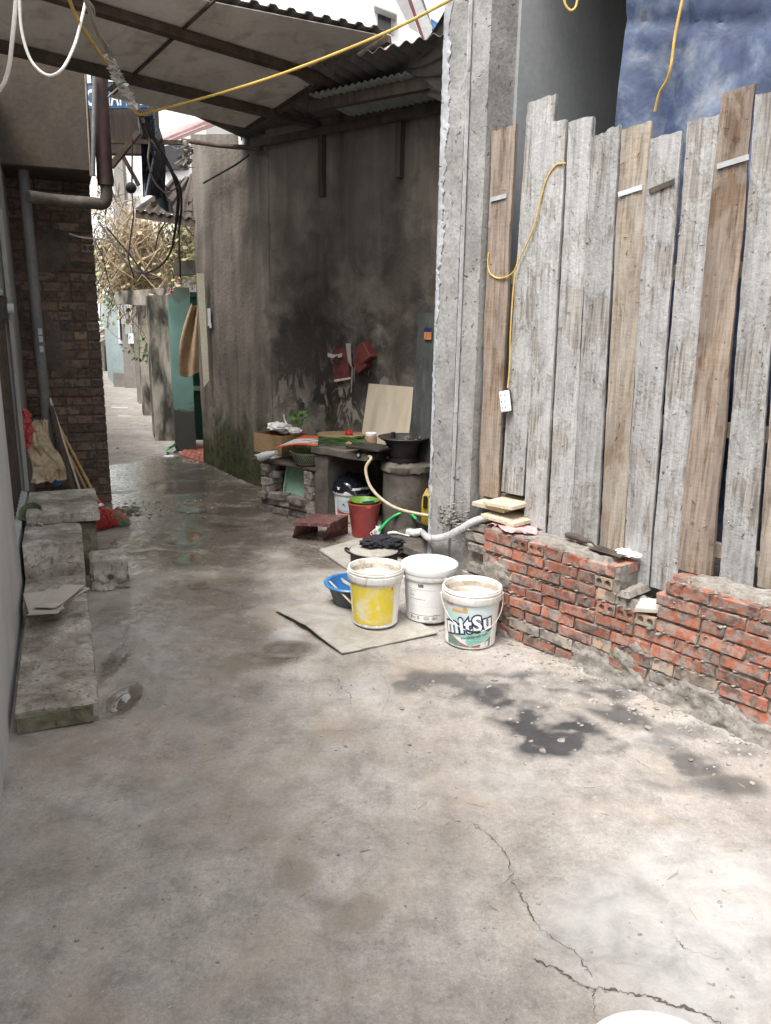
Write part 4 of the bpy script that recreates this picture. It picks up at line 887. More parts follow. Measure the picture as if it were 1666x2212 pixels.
def rqp(a, b): return rq[0]*(1-a)*(1-b)+rq[1]*a*(1-b)+rq[2]*a*b+rq[3]*(1-a)*b+Vector((0, 0, -.14*math.sin(a*3.1)*b+.012*math.sin(b*30)))
MB().slab(rqp, 30, 60, .006).obj('rusty_roof_sheet', M['roof_dark'], None, 40, 'curved dark tin sheet rising beside the concrete column top', 'roof sheet')
bm1 = MB(); bm1.bar(BPt(.95, .42, 3.31), BPt(2.5, .42, 3.30), .06, .08); bm1.obj('timber_beam', M['wood_dark'], None, False, 'dark timber beam carrying the low tin roof', 'beam')
bm1 = MB(); bm1.bar(BPt(-.05, .06, 3.22), BPt(2.4, .06, 3.24), .05, .06); bm1.obj('wall_plate', M['wood_dark'], None, False, 'dark wooden wall plate along the top of the old wall', 'beam')
pA, pB = VP(395, 305, A0, KB)-dA*0+nA*.12, BPt(.05, .10, 3.16)
pA = Yd(395, 303, 8.6); MB().tube([pA, (pA+pB)/2+Vector((0, 0, -.01)), pB], .022, 10).obj('steel_pipe', M['rust'], None, True, 'thin rusty steel pipe running across the top of the old wall', 'pipe')
debris()
# ------------------------------------------------------------ pails
class Pail:
    def __init__(s, name, label, c, H=.33, rt=.162, rb=.132, shell=None, fill=None, lvl=.1, lid=False, ring='white_plastic', rot=0.0):
        s.c = Vector(c); s.H = H; s.rt = rt; s.rb = rb
        s.a0 = math.atan2(-s.c.y, -s.c.x)+rot
        t = s.t = thing(name, label, 'bucket', c)
        pr = [(rb*.90, .0), (rb, .010), (rb+.001, .016), (rb-.001, .02), (rt-.013, H-.068), (rt-.003, H-.066), (rt, H-.060), (rt, H-.030), (rt-.005, H-.027), (rt-.005, H-.022), (rt-.001, H-.020), (rt-.001, H-.013), (rt-.005, H-.011), (rt-.004, H-.003), (rt-.007, H), (rt-.013, H-.003), (rt-.017, H-.05), (rb-.006, .03), (rb-.008, .014)]
        MB().lathe(pr, s.c, 56, None, True, True).obj('shell', M[shell or 'white_plastic'], t, 50)
        if fill: MB().lathe([(.001, H-lvl), (rb*.6, H-lvl+.002), (s.rr(H-lvl)-.004, H-lvl)], s.c, 40, None, True, wob=None).obj('contents', M[fill], t, True)
        if fill:   # dried splashes round the inside
            MB().lathe([(s.rr(H-lvl)-.002, H-lvl), (rt-.0185, H-.052), (rt-.0175, H-.030)], s.c, 56, None, wob=lambda a, i: 1-.006*abs(math.sin(a*7+i))).obj('inner_residue', M['white_dirty'], t, True)
        if lid:
            MB().lathe([(.001, H+.004), (rt-.022, H+.003), (rt-.018, H+.010), (rt-.004, H+.010), (rt+.004, H+.004), (rt+.005, H-.030), (rt+.002, H-.034)], s.c, 56, None, True).obj('lid', M['white_clean'], t, 50)
    def rr(s, z): return s.rb+(s.rt-.013-s.rb)*(z-.02)/(s.H-.088)
    def pt(s, x, z, e): 
        rad = s.rr(z)+e; a = s.a0+x/.148; return s.c+Vector((math.cos(a)*rad, math.sin(a)*rad, z))
    def patch(s, x0, x1, z0, z1, f, m, nx=120, nz=90, e=.0007, nm='label_print'):
        mb = MB(); mb.grid(lambda a, b: s.pt(x0+a*(x1-x0), z0+b*(z1-z0), e), nx, nz)
        o = mb.obj(nm, m, s.t, 'all', recalc=False)
        cols = np.array([c4(f(x0+i/nx*(x1-x0), z0+j/nz*(z1-z0))) for j in range(nz+1) for i in range(nx+1)], np.float32)
        a = o.data.attributes.new('Col', 'FLOAT_COLOR', 'POINT'); a.data.foreach_set('color', cols.ravel()); return o
    def text(s, body, size, x, z, m, rot=0., off=0., e=.0014, nm='lettering', cuts=2, sx=1.0, shear=0.0, space=1.0):
        vs, fs = text2d(body, size, off, cuts, shear, space); c_, s_ = math.cos(rot), math.sin(rot)
        return MB().add([s.pt(x+(a*c_*sx-b*s_), z+(a*s_*sx+b*c_), e) for a, b in vs], fs).obj(nm, m, s.t)
    def bail(s, a_off, drop, m='cable_white', grip=None, r_=.0022, front=1):
        """wire handle hanging down; a_off turns the two lugs round the rim"""
        p0 = s.a0+a_off; H = s.H; pts = []
        for k in range(21):
            th = math.pi*k/20; ang = p0-math.pi/2+math.pi*k/20*1.0; z = H-.05-drop*math.sin(th)
            rad = max(s.rt+.004, s.rr(max(.03, z))+.010) if front else s.rt+.004
            pts.append(s.c+Vector((math.cos(ang)*rad, math.sin(ang)*rad, z)))
        hd_ = MB().tube(pts, r_, 6).obj('handle', M[m], s.t, True)
        if grip:
            i = grip; MB().tube(pts[i:i+4], .006, 10).obj('handle_grip', M['cable_black'], hd_, True)
        for ang in (p0-math.pi/2, p0+math.pi/2): MB().lathe([(.008, 0), (.008, .008)], s.c+Vector((math.cos(ang)*s.rt, math.sin(ang)*s.rt, H-.05)), 10, frame((math.cos(ang), math.sin(ang), 0), (0, 0, 1))@Matrix.Rotation(math.pi/2, 3, 'Y'), True, True).obj('lug', M['white_plastic'], s.t)
nz_ = lambda x, z, s, k=0: mnoise.fractal(Vector((x*s, z*s, k)), 1., 2.1, 5)

b1 = Pail('paint_bucket', 'open white bucket with worn yellow label standing on the grey sheet', (-.05, 4.135, .022), .335, .160, .130, 'white_site', 'wet_mix', .07)
def f1(x, z):
    n = nz_(x*.6, z*1.0, 22, 1); n2 = nz_(x*2, z*.6, 30, 4); drip = math.exp(-((x-.018-.01*n)/.012)**2)*(1 if z > .12 else 0)*(.5+n)
    dx = (x+.075)/.045; dz = (z-.12)/.07; worn = max(0, .75+.8*n-(dx*dx+dz*dz)*.5)
    dx = (x+.02)/.09; dz = (z-.05)/.018; worn = max(worn, .55+1.0*n-(dx*dx+dz*dz)); k = min(1, max(0, worn*.75)+max(0, drip)*.8+max(0, n-.45)*1.2)
    y = (.68, .53+.04*n2, .05+.03*n2)
    if .098 < x < .106 and .228 < z < .248 and abs(x-.102) < .004-.0006*abs((z-.236)*400)+.001: return (.35, .03, .03)
    return tuple(y[i]*(1-k)+(.70, .66, .56)[i]*k for i in range(3))
b1.patch(-.175, .122, .028, .252, f1, M['label_worn'], 120, 90)
b1.bail(2.9, .05, 'cable_black', None, .0016, 1)

b2 = Pail('lidded_bucket', 'closed white plastic bucket with small printed text and snap lid', (.262, 4.255, .012), .325, .160, .132, 'white_plastic', None, .1, True)
def f2(x, z):
    w = (.77, .77, .755); d = (.10, .11, .14)
    xx = x+.02
    def near(a, b, t): return abs(a-b) < t
    sg = .9+.1*0
    if near(z, .208-.0*x, .0016) and -.115 < xx < .06: return d
    if near(z, .052, .0016) and -.115 < xx < .10: return d
    if .222 < z < .243 and -.045 < xx < -.012: return d if (nz_(x, z, 120, 3) > -.25) else w
    for k in range(5):
        if near(z, .197-k*.0075, .0013) and -.105 < xx < -.105+(.042, .02, .03, .034, .03)[k]: return (.30, .31, .34)
    if near(z, .150, .0019) and -.105 < xx < .0: return (.16, .17, .20) if nz_(x, 0, 260, 1) > -.3 else w
    for k in range(9):
        if near(z, .142-k*.0085, .0010) and -.105 < xx < (.09, .08, .095, .07, .1, .09, .03, .085, .05)[k] and nz_(x, k, 170, 1) > -.15: return (.52, .53, .55)
    if .026 < z < .046:
        if -.102 < xx < -.090: return d
        if -.086 < xx < -.064 and .030 < z < .037: return (.3, .31, .33)
        if -.052 < xx < -.037: return (.2, .21, .24) if nz_(x, z, 400, 2) > -.2 else w
        if ((xx-.008)/.018)**2+((z-.036)/.010)**2 < 1: return (.28, .30, .33) if ((xx-.008)/.014)**2+((z-.036)/.006)**2 > .8 else (.5, .52, .54)
        if .045 < xx < .08: return (.15, .15, .17) if nz_(x, 0, 500, 2) > 0 else w
    if near(z, .057, .002) and .05 < xx < .082: return (.4, .41, .43)
    return w
b2.patch(-.15, .115, .022, .248, f2, M['label_attr'], 190, 130)
def f2b(x, z): return (.016, .024, .09)
def deco(P, poly, m, nm, e=.0012):
    """flat print with its own outline, laid on a pail"""
    xs = [p[0] for p in poly]; zs = [p[1] for p in poly]; bm = bmesh.new(); vs = [bm.verts.new((x, z, 0)) for x, z in poly]; bm.faces.new(vs); bmesh.ops.triangulate(bm, faces=bm.faces); bmesh.ops.subdivide_edges(bm, edges=bm.edges, cuts=4, use_grid_fill=True)
    bm.verts.ensure_lookup_table(); vv = [P.pt(v.co.x, v.co.y, e) for v in bm.verts]; ff = [tuple(v.index for v in f.verts) for f in bm.faces]; bm.free(); return MB().add(vv, ff).obj(nm, m, P.t)
deco(b2, [(.125, .19), (.16, .195), (.16, .13), (.148, .118), (.135, .12), (.126, .132)], M['print_navy'], 'printed_mark')
deco(b2, [(.118, .05), (.123, .03), (.165, .09), (.165, .115)], M['print_navy'], 'printed_mark')
b2.bail(2.2, .03, 'steel_dark', None, .0016, 1)

b3 = Pail('logo_bucket', 'open paint bucket with teal logo print in front of the brick wall', (.474, 3.925, .004), .325, .163, .136, 'white_site', 'white_dirty', .07, rot=.05)
def f3(x, z):
    n = nz_(x, z, 14, 2)
    top = (.60, .70, .71); mid = (.42, .62, .58); tea = (.19, .47, .39)
    t = max(0, min(1, (z-.05+x*.25)/.19)); c = tuple(tea[i]*(1-t)+top[i]*t for i in range(3)) if t < .9 else top
    if .03 < z < .09 and abs(math.sin((z-.8*x*x)*190+n*2)) > .93: c = tuple(v*1.25 for v in c)
    arc = .030+3.3*(x-.005)**2
    if z < arc-.011: c = (.13, .22, .20)
    elif z < arc-.001 and x > -.01 or (z < arc-.003 and x <= -.01): c = (.42, .05, .05)
    elif z < arc+.004: c = (.70, .66, .58)
    if -.115 < x < -.025 and .213+.05*x < z < .232+.02*n: c = (.55, .36, .17)
    if x < -.108 and z > .235 and z < .27+(x+.13)*1: c = (.45, .06, .045)
    if x < -.05 and z > .20 and z > .225: c = tuple(v*.5+.33 for v in c)
    if -.10 < x < -.03 and z < .075+.1*(x+.03)+.01*n and z > arc+.002: c = (.66, .68, .66)
    if (x+.004)**2+(z-.032)**2 < .0145**2: c = (.28, .44, .37) if (x+.004)**2+(z-.032)**2 < .012**2 else (.15, .3, .25)
    if .055 < x < .108 and .014+.12*(x-.05) < z < .042+.12*(x-.05): c = (.70, .69, .66) if not (.082 < x < .092 and .03 < z-.12*(x-.05) < .035) else (.15, .15, .15)
    k = max(0, nz_(x, z, 24, 9)-.35)*1.2; return tuple(c[i]*(1-k)+.66*k for i in range(3))
b3.patch(-.155, .122, .012, .262, f3, M['label_attr'], 130, 110)
vs_, fs_ = None, None
b3.text('mitSu', .12, -.022, .142, M['print_navy'], .16, .0135, .0016, 'logo_outline', 2, .88, 0., 1.16)
b3.text('mitSu', .12, -.022, .142, M['white_clean'], .16, .0048, .0026, 'logo_letters', 2, .88, 0., 1.16)
b3.text('SƠN NƯỚC NỘI THẤT', .0155, .02, .079, M['print_dark'], .17, .0005, .0016, 'small_lettering', 0)
b3.bail(.12, .155, 'cable_white', 8, .0020, 1)

b4 = Pail('corner_bucket', 'white bucket rim just entering the bottom edge of the picture', G(1383, 2184, .34)+Vector((0, -.165, -.336)), .335, .160, .130, 'white_clean', None, .1, True)

def lie(pix, z=0.0): return [G(u, v, z) for u, v in pix]
# flat grey board under the pails
q = lie([(594, 1318), (738, 1412), (946, 1367), (800, 1280)], .014)
def bd(a, b):
    p = q[0]*(1-a)*(1-b)+q[1]*a*(1-b)+q[2]*a*b+q[3]*(1-a)*b; n = mnoise.noise(Vector((a*2.2, b*2.2, 3)))
    return p+Vector((.006*mnoise.noise(Vector((a*9, b*9, 1))), .006*mnoise.noise(Vector((a*9, b*9, 6))), .004*n+.034*max(0, 1-1.7*abs(a-.5)-1.4*b)+.012*max(0, a-.8)*b))
MB().slab(bd, 24, 24, .006).obj('cement_board', M['board_grey'], None, 30, 'flat grey board lying on the ground under the buckets', 'board')
# blue basin with sticks
bc = Vector((-.195, 4.45, .012)); t = thing('plastic_basin', 'dirty basin with blue rim holding sticks behind the yellow bucket', 'basin', bc)
MB().lathe([(.10, 0), (.108, .004), (.152, .125), (.150, .13)], bc, 40, None, True).obj('basin_body', M['blue_grey'], t, True)
MB().lathe([(.149, .128), (.172, .126), (.175, .133), (.168, .140), (.148, .137), (.135, .09), (.105, .018), (.001, .016)], bc, 40).obj('basin_rim', M['blue_plastic'], t, 40)
for i, (u0, v0, u1, v1) in enumerate([(712, 1256, 752, 1292), (737, 1250, 775, 1272), (740, 1256, 778, 1276)]):
    a = G(u0, v0, .15+.02*(i > 0)); b_ = G(u1, v1, .12); MB().tube([a, b_+(b_-a)*.5+Vector((0, 0, -.015))], .006, 7).obj('wooden_stick', M['wood_pale'], None, True, ['longest wooden stick jutting left out of the blue basin', 'upper of two thin sticks inside the blue basin', 'lower of two thin sticks inside the blue basin'][i], 'stick')
# cooking pot, lid and rag
pc = Vector((-.075, 5.11, .0)); t = thing('cooking_pot', 'black cooking pot with dusty grey lid behind the white buckets', 'pot', pc)
MB().lathe([(.13, 0), (.15, .008), (.162, .06), (.166, .15), (.172, .156)], pc, 40, None, True).obj('pot_body', M['black_pot'], t, 40)
MB().lathe([(.001, .182), (.05, .181), (.12, .170), (.165, .158), (.169, .152)], pc, 40).obj('pot_lid', M['board_grey'], t, 40)
for sg in (-1, 1):
    base = pc+Vector((sg*.165, .02, .13)); MB().tube(curve([base+Vector((0, -.035, 0)), base+Vector((sg*.03, -.03, .02)), base+Vector((sg*.032, .02, .022)), base+Vector((0, .035, 0))], 5), .008, 8).obj('ear_handle', M['black_pot'], t, True)
mb = MB()
for i in range(9): mb.blob(pc+Vector((random.uniform(-.05, .14), random.uniform(.03, .12), .195+random.uniform(0, .03))), random.uniform(.045, .065), 3, .38, 2.4, (1.3, 1, .6), i)
mb.v = [p+Vector((.02, -.07, -.004)) for p in mb.v]
mb.obj('black_rag', M['black_cloth'], None, True, 'crumpled black rag lying on the pot lid', 'rag')

# ------------------------------------------------------------ outdoor kitchen along the old wall
kc = thing('kitchen_counter', 'rough concrete kitchen counter with leg and slab top along the old wall', 'counter', BPt(1.3, .3, 0))
def kb(s0, s1, o0, o1, z0, z1, m, nm, par=kc, amp=.006, fr=9, sd_=0., bev=.008):
    mb = MB(); mb.box(BPt((s0+s1)/2, (o0+o1)/2, (z0+z1)/2), (s1-s0, o1-o0, z1-z0), BM_, bev)
    bm = bmesh.new(); me = mb.mesh('t'); bm.from_mesh(me); bpy.data.meshes.remove(me); bmesh.ops.subdivide_edges(bm, edges=[e for e in bm.edges if e.calc_length() > .05], cuts=5, use_grid_fill=True); bmesh.ops.triangulate(bm, faces=bm.faces)
    m2 = MB(); m2.v = [v.co.copy() for v in bm.verts]; m2.f = [tuple(v.index for v in f.verts) for f in bm.faces]; bm.free(); m2.fbm(amp, fr, sd_); return m2.obj(nm, m, par, 40)
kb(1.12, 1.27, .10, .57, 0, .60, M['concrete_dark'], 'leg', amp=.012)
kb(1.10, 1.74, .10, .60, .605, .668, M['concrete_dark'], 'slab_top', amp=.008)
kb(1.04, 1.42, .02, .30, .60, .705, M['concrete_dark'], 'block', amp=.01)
# brick stack with shelf
bs = thing('brick_stack', 'loose stack of dusty old bricks carrying a plank shelf left of the counter', 'brick stack', BPt(.75, .4, 0))
so = [brick_mesh(.20, .09, .058, M['brick_grey'], jit=.006, bev=.006) for _ in range(3)]+[brick_mesh(.20, .09, .058, M['brick_old'], jit=.006, bev=.006)]
for k in range(7):
    for (s, o_) in ((.50, .42), (.50, .30), (.53, .53) if k < 3 else (.52, .50)):
        link_copy('brick', r.choice(so), bs, BPt(s+r.uniform(-.02, .02), o_, .034+k*.062), BM_@rotz(r.choice((0, math.pi/2, .1, -.15))+r.gauss(0, .06)))
for k in range(7):
    for s, o_ in ((1.06, .48), (1.06, .36)): link_copy('brick', r.choice(so), bs, BPt(s+r.uniform(-.015, .015), o_, .034+k*.062), BM_@rotz(math.pi/2+r.gauss(0, .05)))
for k in range(2):
    for s in (.72, .93): link_copy('brick', r.choice(so), bs, BPt(s, .53+r.uniform(-.03, .03), .034+k*.075), BM_@rotz(r.gauss(0, .12)))
link_copy('brick', so[0], bs, BPt(.70, .57, .17), BM_@rotz(.25)); link_copy('brick', so[1], bs, BPt(.93, .58, .165), BM_@rotz(-.1))
kb(.36, 1.15, .28, .58, .445, .475, M['wood_dark'], 'shelf_board', bs, .003)
kb(.36, .60, .22, .56, .478, .50, M['board_grey'], 'shelf_board', bs, .003)
# carton
cb = thing('cardboard_carton', 'brown cardboard carton on the brick shelf', 'carton', BPt(.45, .33, .5))
P0 = [(.26, .46), (.62, .46), (.62, .14), (.26, .14)]
for i in range(4):
    (a, b_), (c, d) = P0[i], P0[(i+1) % 4]
    MB().slab(lambda x, y, a=a, b_=b_, c=c, d=d: BPt(a+(c-a)*x, b_+(d-b_)*x, .505+y*.175+.004*mnoise.noise(Vector((x*4, y*3, a*9)))), 8, 6, .004).obj('carton_side', M['cardboard'], cb)
MB().slab(lambda x, y: BPt(.26+.36*x, .16+.14*y, .68+.02*y*math.sin(x*2)), 6, 4, .003).obj('carton_flap', M['cardboard'], cb)
mb = MB()
for i in range(5): mb.blob(BPt(.52+random.uniform(-.09, .09), .30+random.uniform(-.06, .06), .72+random.uniform(-.01, .03)), random.uniform(.05, .075), 3, .28, 2.6, (1.2, 1, .6), i+20)
t = thing('plastic_bag', 'white plastic bag of greens on top of the carton', 'bag', BPt(.52, .3, .69)); mb.obj('bag_film', M['film_white'], t, True)
MB().tube(curve([BPt(.53, .3, .76), BPt(.50, .3, .80), BPt(.49, .3, .85)], 4), [.010, .009, .008, .007, .006, .006, .006, .008, .010], 8).obj('bag_knot', M['film_white'], t, True)
mb = MB()
for i in range(46):
    p = BPt(.57+random.gauss(0, .05), .22+random.gauss(0, .04), .80+random.uniform(-.03, .08)); d = Vector((random.gauss(0, 1), random.gauss(0, 1), random.gauss(0, .6))).normalized()*.022; s_ = d.orthogonal()*.6
    mb.add([p-d, p+s_, p+d, p-s_], [(0, 1, 2, 3)])
o = mb.obj('herb_leaves', M['leaf_green'], t); o['kind'] = 'stuff'
# orange and white printed card on the colander
ca = [BS(592, 968, .56), BS(686, 963, .60), BS(688, 942, .30), BS(655, 940, .26)]
qc = [BPt(ca[0][0], .56, ca[0][1]), BPt(ca[1][0], .60, ca[1][1]), BPt(ca[2][0], .30, ca[2][1]), BPt(ca[3][0], .26, ca[3][1])]
t = thing('printed_card', 'orange and white printed card tilted over the green colander', 'card', qc[0])
def cq(a, b): return qc[0]*(1-a)*(1-b)+qc[1]*a*(1-b)+qc[2]*a*b+qc[3]*(1-a)*b+Vector((0, 0, .02*math.sin(a*3.1)*(1-b)))
MB().slab(lambda a, b: cq(a, .18+b*.5), 14, 8, .003).obj('white_panel', M['white_card'], t); MB().slab(lambda a, b: cq(a, b*.18), 14, 4, .003).obj('orange_edge', M['orange_card'], t); MB().slab(lambda a, b: cq(a, .68+b*.32), 14, 4, .003).obj('orange_panel', M['orange_card'], t)
vs, fs = text2d('SALE', .06, 0, 0)
# colander
cc = BPt(.98, .47, .478); t = thing('green_colander', 'dull green plastic colander on the shelf under the card', 'colander', cc)
MB().lathe([(.11, 0), (.135, .02), (.17, .10), (.178, .115), (.172, .115), (.165, .10), (.13, .024), (.001, .01)], cc, 48, None, True).obj('bowl', M['green_dull'], t, 40)
mb = MB()
for j in range(5):
    for k in range(44):
        a = 2*math.pi*(k+.5*(j % 2))/44; z = .03+j*.016; rad = .135+(z-.02)/.08*.035+.0006; p = cc+Vector((math.cos(a)*rad, math.sin(a)*rad, z)); tx = Vector((-math.sin(a), math.cos(a), 0))*.0055; tz = Vector((math.cos(a)*.002, math.sin(a)*.002, .0055)); mb.add([p-tx-tz, p+tx-tz, p+tx+tz, p-tx+tz], [(0, 1, 2, 3)])
o = mb.obj('bowl_holes', M['stamp'], t); o['kind'] = 'stuff'
MB().tube(curve([BPt(.52, .64, .50), BPt(.60, .62, .53), BPt(.70, .60, .565)], 5), [.034, .034, .036, .036, .034, .034, .03, .024, .02, .018, .018], 14).obj('pale_bottle', M['steel_paint'], None, True, 'pale bluish plastic bottle lying at the shelf front edge', 'bottle')
# pale green crate leaning under the shelf
t0 = BPt(.80, .44, .29); t = thing('green_tray', 'pale green plastic tray standing under the plank shelf', 'tray', t0)
Mt = BM_@Matrix.Rotation(R(-12), 3, 'X'); MB().box(t0, (.26, .012, .25), Mt, .004).obj('tray_floor', M['green_pale'], t)
for dx, dz, sx, sz in ((-.13, 0, .012, .25), (.13, 0, .012, .25), (0, -.125, .26, .012), (0, .125, .26, .012)): MB().box(t0+Mt@Vector((dx, -.018, dz)), (sx, .045, sz), Mt, .003).obj('tray_wall', M['green_pale'], t)
# chopping board and food
cp = BPt(1.14, .24, .715); MB().lathe([(.001, .022), (.20, .022), (.205, .012), (.2, 0)], cp, 40, None, True, sx=1.05, sy=.8).obj('chopping_board', M['chop_wood'], None, 40, 'round wooden chopping board on the counter block', 'chopping board')
def veg(nm, c, rad, m, label, cat, stalk=None):
    t = thing(nm, label, cat, c); MB().lathe([(.001, .0), (rad*.6, .003), (rad, rad*.8), (rad*.8, rad*1.5), (rad*.15, rad*1.72), (.001, rad*1.68)], c, 20).obj('flesh', M[m], t, True)
    MB().lathe([(.001, rad*1.7), (rad*.2, rad*1.76), (.002, rad*1.95)], c, 8).obj('stalk', M[stalk or 'leaf_green'], t)
s_, z_ = BS(754, 940, .26); veg('tomato', BPt(s_, .26, z_-.015), .036, 'tomato', 'red tomato on the chopping board', 'tomato')
s_, z_ = BS(754, 966, .50); veg('red_onion', BPt(s_, .50, .672), .032, 'onion', 'small pinkish onion beside the spring onions', 'onion', 'onion')
t = thing('spring_onions', 'bunch of green spring onions across the counter front', 'spring onions', BPt(1.35, .5, .68))
for i in range(16):
    a = BPt(1.64+random.gauss(0, .015), .46+random.gauss(0, .03), .695+random.uniform(0, .03)); m_ = BPt(1.35+random.gauss(0, .05), .46+random.gauss(0, .07), .70+random.uniform(0, .06)); e = BPt(1.02+random.uniform(-.05, .16), .50+random.gauss(0, .10), .69+random.uniform(-.06, .07))
    pts = curve([a, m_, e], 7); MB().tube(pts, [.0038*(1-.75*k/14)+.0006 for k in range(15)], 6).obj('leaf', M['leaf_onion'], t, True)
for i in range(8):
    a = BPt(1.60, .46+random.gauss(0, .02), .70+random.uniform(0, .02)); MB().tube(curve([a, BPt(1.70+random.gauss(0, .01), .45, .715), BPt(1.77, .43+random.gauss(0, .02), .70)], 4), .006, 6).obj('bulb', M['leaf_white'], t, True)
MB().lathe([(.03, 0), (.05, .004), (.052, .075), (.046, .098), (.044, .102)], BPt(1.515, .30, .668), 28, None, True).obj('spice_jar', M['jar_body'], None, 40, 'brown glass jar with white lid by the stove', 'jar')
jar = bpy.data.objects['spice_jar']; MB().lathe([(.046, .100), (.047, .118), (.044, .121), (.001, .122)], BPt(1.515, .30, .668), 28).obj('jar_lid', M['white_plastic'], jar, 40)
# gas stove
sv = thing('gas_stove', 'small black gas stove with knob at the counter end', 'stove', BPt(1.72, .45, .67))
MB().box(BPt(1.66, .50, .655), (.10, .16, .10), BM_, .004).obj('control_box', M['steel_dark'], sv); MB().box(BPt(1.70, .52, .715), (.34, .24, .022), BM_, .006).obj('hob_plate', M['black_pot'], sv)
kn = MB().tube([BPt(1.635, .578, .652), BPt(1.635, .602, .652)], .030, 18).obj('knob', M['cable_black'], sv, 30)
MB().tube([BPt(1.635, .600, .652), BPt(1.635, .606, .652)], .012, 12).obj('knob_mark', M['steel_paint'], kn, 30)
MB().tube(curve([BPt(1.74, .60, .655), BPt(1.78, .62, .645), BPt(1.76, .66, .56), BPt(1.84, .68, .42), BPt(2.02, .66, .31), BPt(2.24, .60, .27), BPt(2.5, .50, .26)], 9), .0125, 10).obj('gas_hose', M['hose_cream'], None, True, 'cream rubber gas hose drooping from the stove towards the column', 'hose')
# round stove stand and clay stove
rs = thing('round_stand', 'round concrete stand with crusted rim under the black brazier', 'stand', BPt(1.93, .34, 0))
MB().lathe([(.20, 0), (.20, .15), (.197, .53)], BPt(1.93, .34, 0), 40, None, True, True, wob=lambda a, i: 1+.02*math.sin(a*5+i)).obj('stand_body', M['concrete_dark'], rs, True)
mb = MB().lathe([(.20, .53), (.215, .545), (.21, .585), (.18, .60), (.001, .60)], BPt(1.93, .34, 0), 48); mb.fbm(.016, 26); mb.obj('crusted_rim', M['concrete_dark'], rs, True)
bz = thing('black_brazier', 'black flared charcoal brazier standing on the round stand', 'brazier', BPt(1.90, .34, .6))
MB().lathe([(.13, 0), (.135, .03), (.115, .036), (.145, .16), (.19, .185), (.205, .195), (.2, .2), (.15, .178), (.12, .12), (.001, .11)], BPt(1.88, .34, .60), 40, None, True).obj('bowl', M['black_pot'], bz, 40)
MB().box(BPt(1.84, .42, .815), (.03, .03, .05), BM_, .004).obj('lug', M['black_pot'], bz); MB().box(BPt(1.83, .485, .72), (.02, .012, .02), BM_, .003).obj('rivet', M['steel_paint'], bz)
mb = MB()
for i in range(14): mb.blob(BPt(1.9+random.gauss(0, .06), .3+random.gauss(0, .05), .785), random.uniform(.008, .018), 1, .4, 2, seed=i)
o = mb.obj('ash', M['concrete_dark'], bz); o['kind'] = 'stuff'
# boards against the wall
t_ = [BS(790, 833, .06), BS(895, 846, .06)]
MB().slab(lambda a, b: BPt(1.27+a*.50-.0*b, .14-.10*b, .67+b*(1.165-.67+.03*a*0)), 4, 4, .012).obj('plywood_sheet', M['plywood'], None, False, 'pale plywood sheet leaning on the wall behind the stove', 'plywood')
t = thing('black_board', 'tall narrow blackish board standing beside the column', 'board', BPt(2.0, .2, .44)); MB().slab(lambda a, b: BPt(1.86+a*.30, .26-.12*b, .44+b*1.32), 4, 8, .02).obj('board_panel', M['blackboard'], t)
s_, z_ = BS(928, 721, .15); stk = MB().box(BPt(s_+.0, .172, z_), (.07, .003, .09), BM_).obj('orange_sticker', M['sticker'], t); MB().box(BPt(s_, .175, z_+.032), (.071, .003, .03), BM_).obj('sticker_header', M['print_navy'], stk)
# under the counter
b5 = Pail('trash_pail', 'white paint pail lined with a black bag under the counter', BPt(1.36, .36, .0), .335, .165, .135, 'white_plastic', None, .05, False)
def f5(x, z):
    if z < .045: return (.12, .08, .07) if int(z*130) % 2 else (.45, .36, .25)
    if z < .105: return (.50, .41, .29)
    zc = .118+1.6*(x+.02)**2
    if z < zc: return (.36, .04, .045)
    if z < zc+.006: return (.75, .75, .75)
    if z < zc+.012: return (.12, .18, .24)
    if z < .225: return (.46, .56, .60)
    return (.62, .66, .68)
b5.patch(-.15, .15, .012, .258, f5, M['label_attr'], 70, 80)
b5.text('CARA', .045, .03, .185, M['print_navy'], 0, .0022, .0014, 'lettering', 2)
deco(b5, [(-.085, .18), (-.075, .20), (-.068, .198), (-.055, .172), (-.06, .17), (-.072, .186), (-.08, .178)], M['print_navy'], 'printed_mark')
mb = MB().lathe([(.172, .285), (.170, .305), (.160, .335), (.14, .37), (.10, .41), (.05, .43), (.001, .435)], b5.c, 48); mb.fbm(.022, 16); mb.obj('bin_liner', M['black_film'], b5.t, True)
rb_ = thing('red_bucket', 'red plastic bucket with a green basin inside by the counter', 'bucket', BPt(1.72, .58, 0))
rc = BPt(1.70, .60, 0); MB().lathe([(.092, 0), (.096, .006), (.130, .265), (.137, .272), (.137, .28), (.129, .28), (.125, .266), (.095, .02), (.001, .018)], rc, 40, None, True).obj('shell', M['red_plastic'], rb_, 40)
fa = math.atan2(-rc.y, -rc.x)+.25; MB().box(rc+Vector((math.cos(fa)*.137, math.sin(fa)*.137, .262)), (.02, .035, .022), rotz(fa), .003).obj('rim_lug', M['red_plastic'], rb_)
t = thing('green_basin', 'lime green basin nested in the red bucket', 'basin', rc+Vector((0, 0, .2))); MB().lathe([(.09, .235), (.12, .29), (.126, .298), (.119, .298), (.113, .29), (.082, .245), (.001, .24)], rc, 40, None, True).obj('basin_bowl', M['green_plastic'], t, 40)
MB().box(rc+Vector((.03, -.04, .285)), (.10, .004, .05), rotz(.4)@Matrix.Rotation(.9, 3, 'X')).obj('blue_cloth', M['blue_plastic'], None, False, 'blue scrap sticking out of the green basin', 'scrap')
mb = MB()
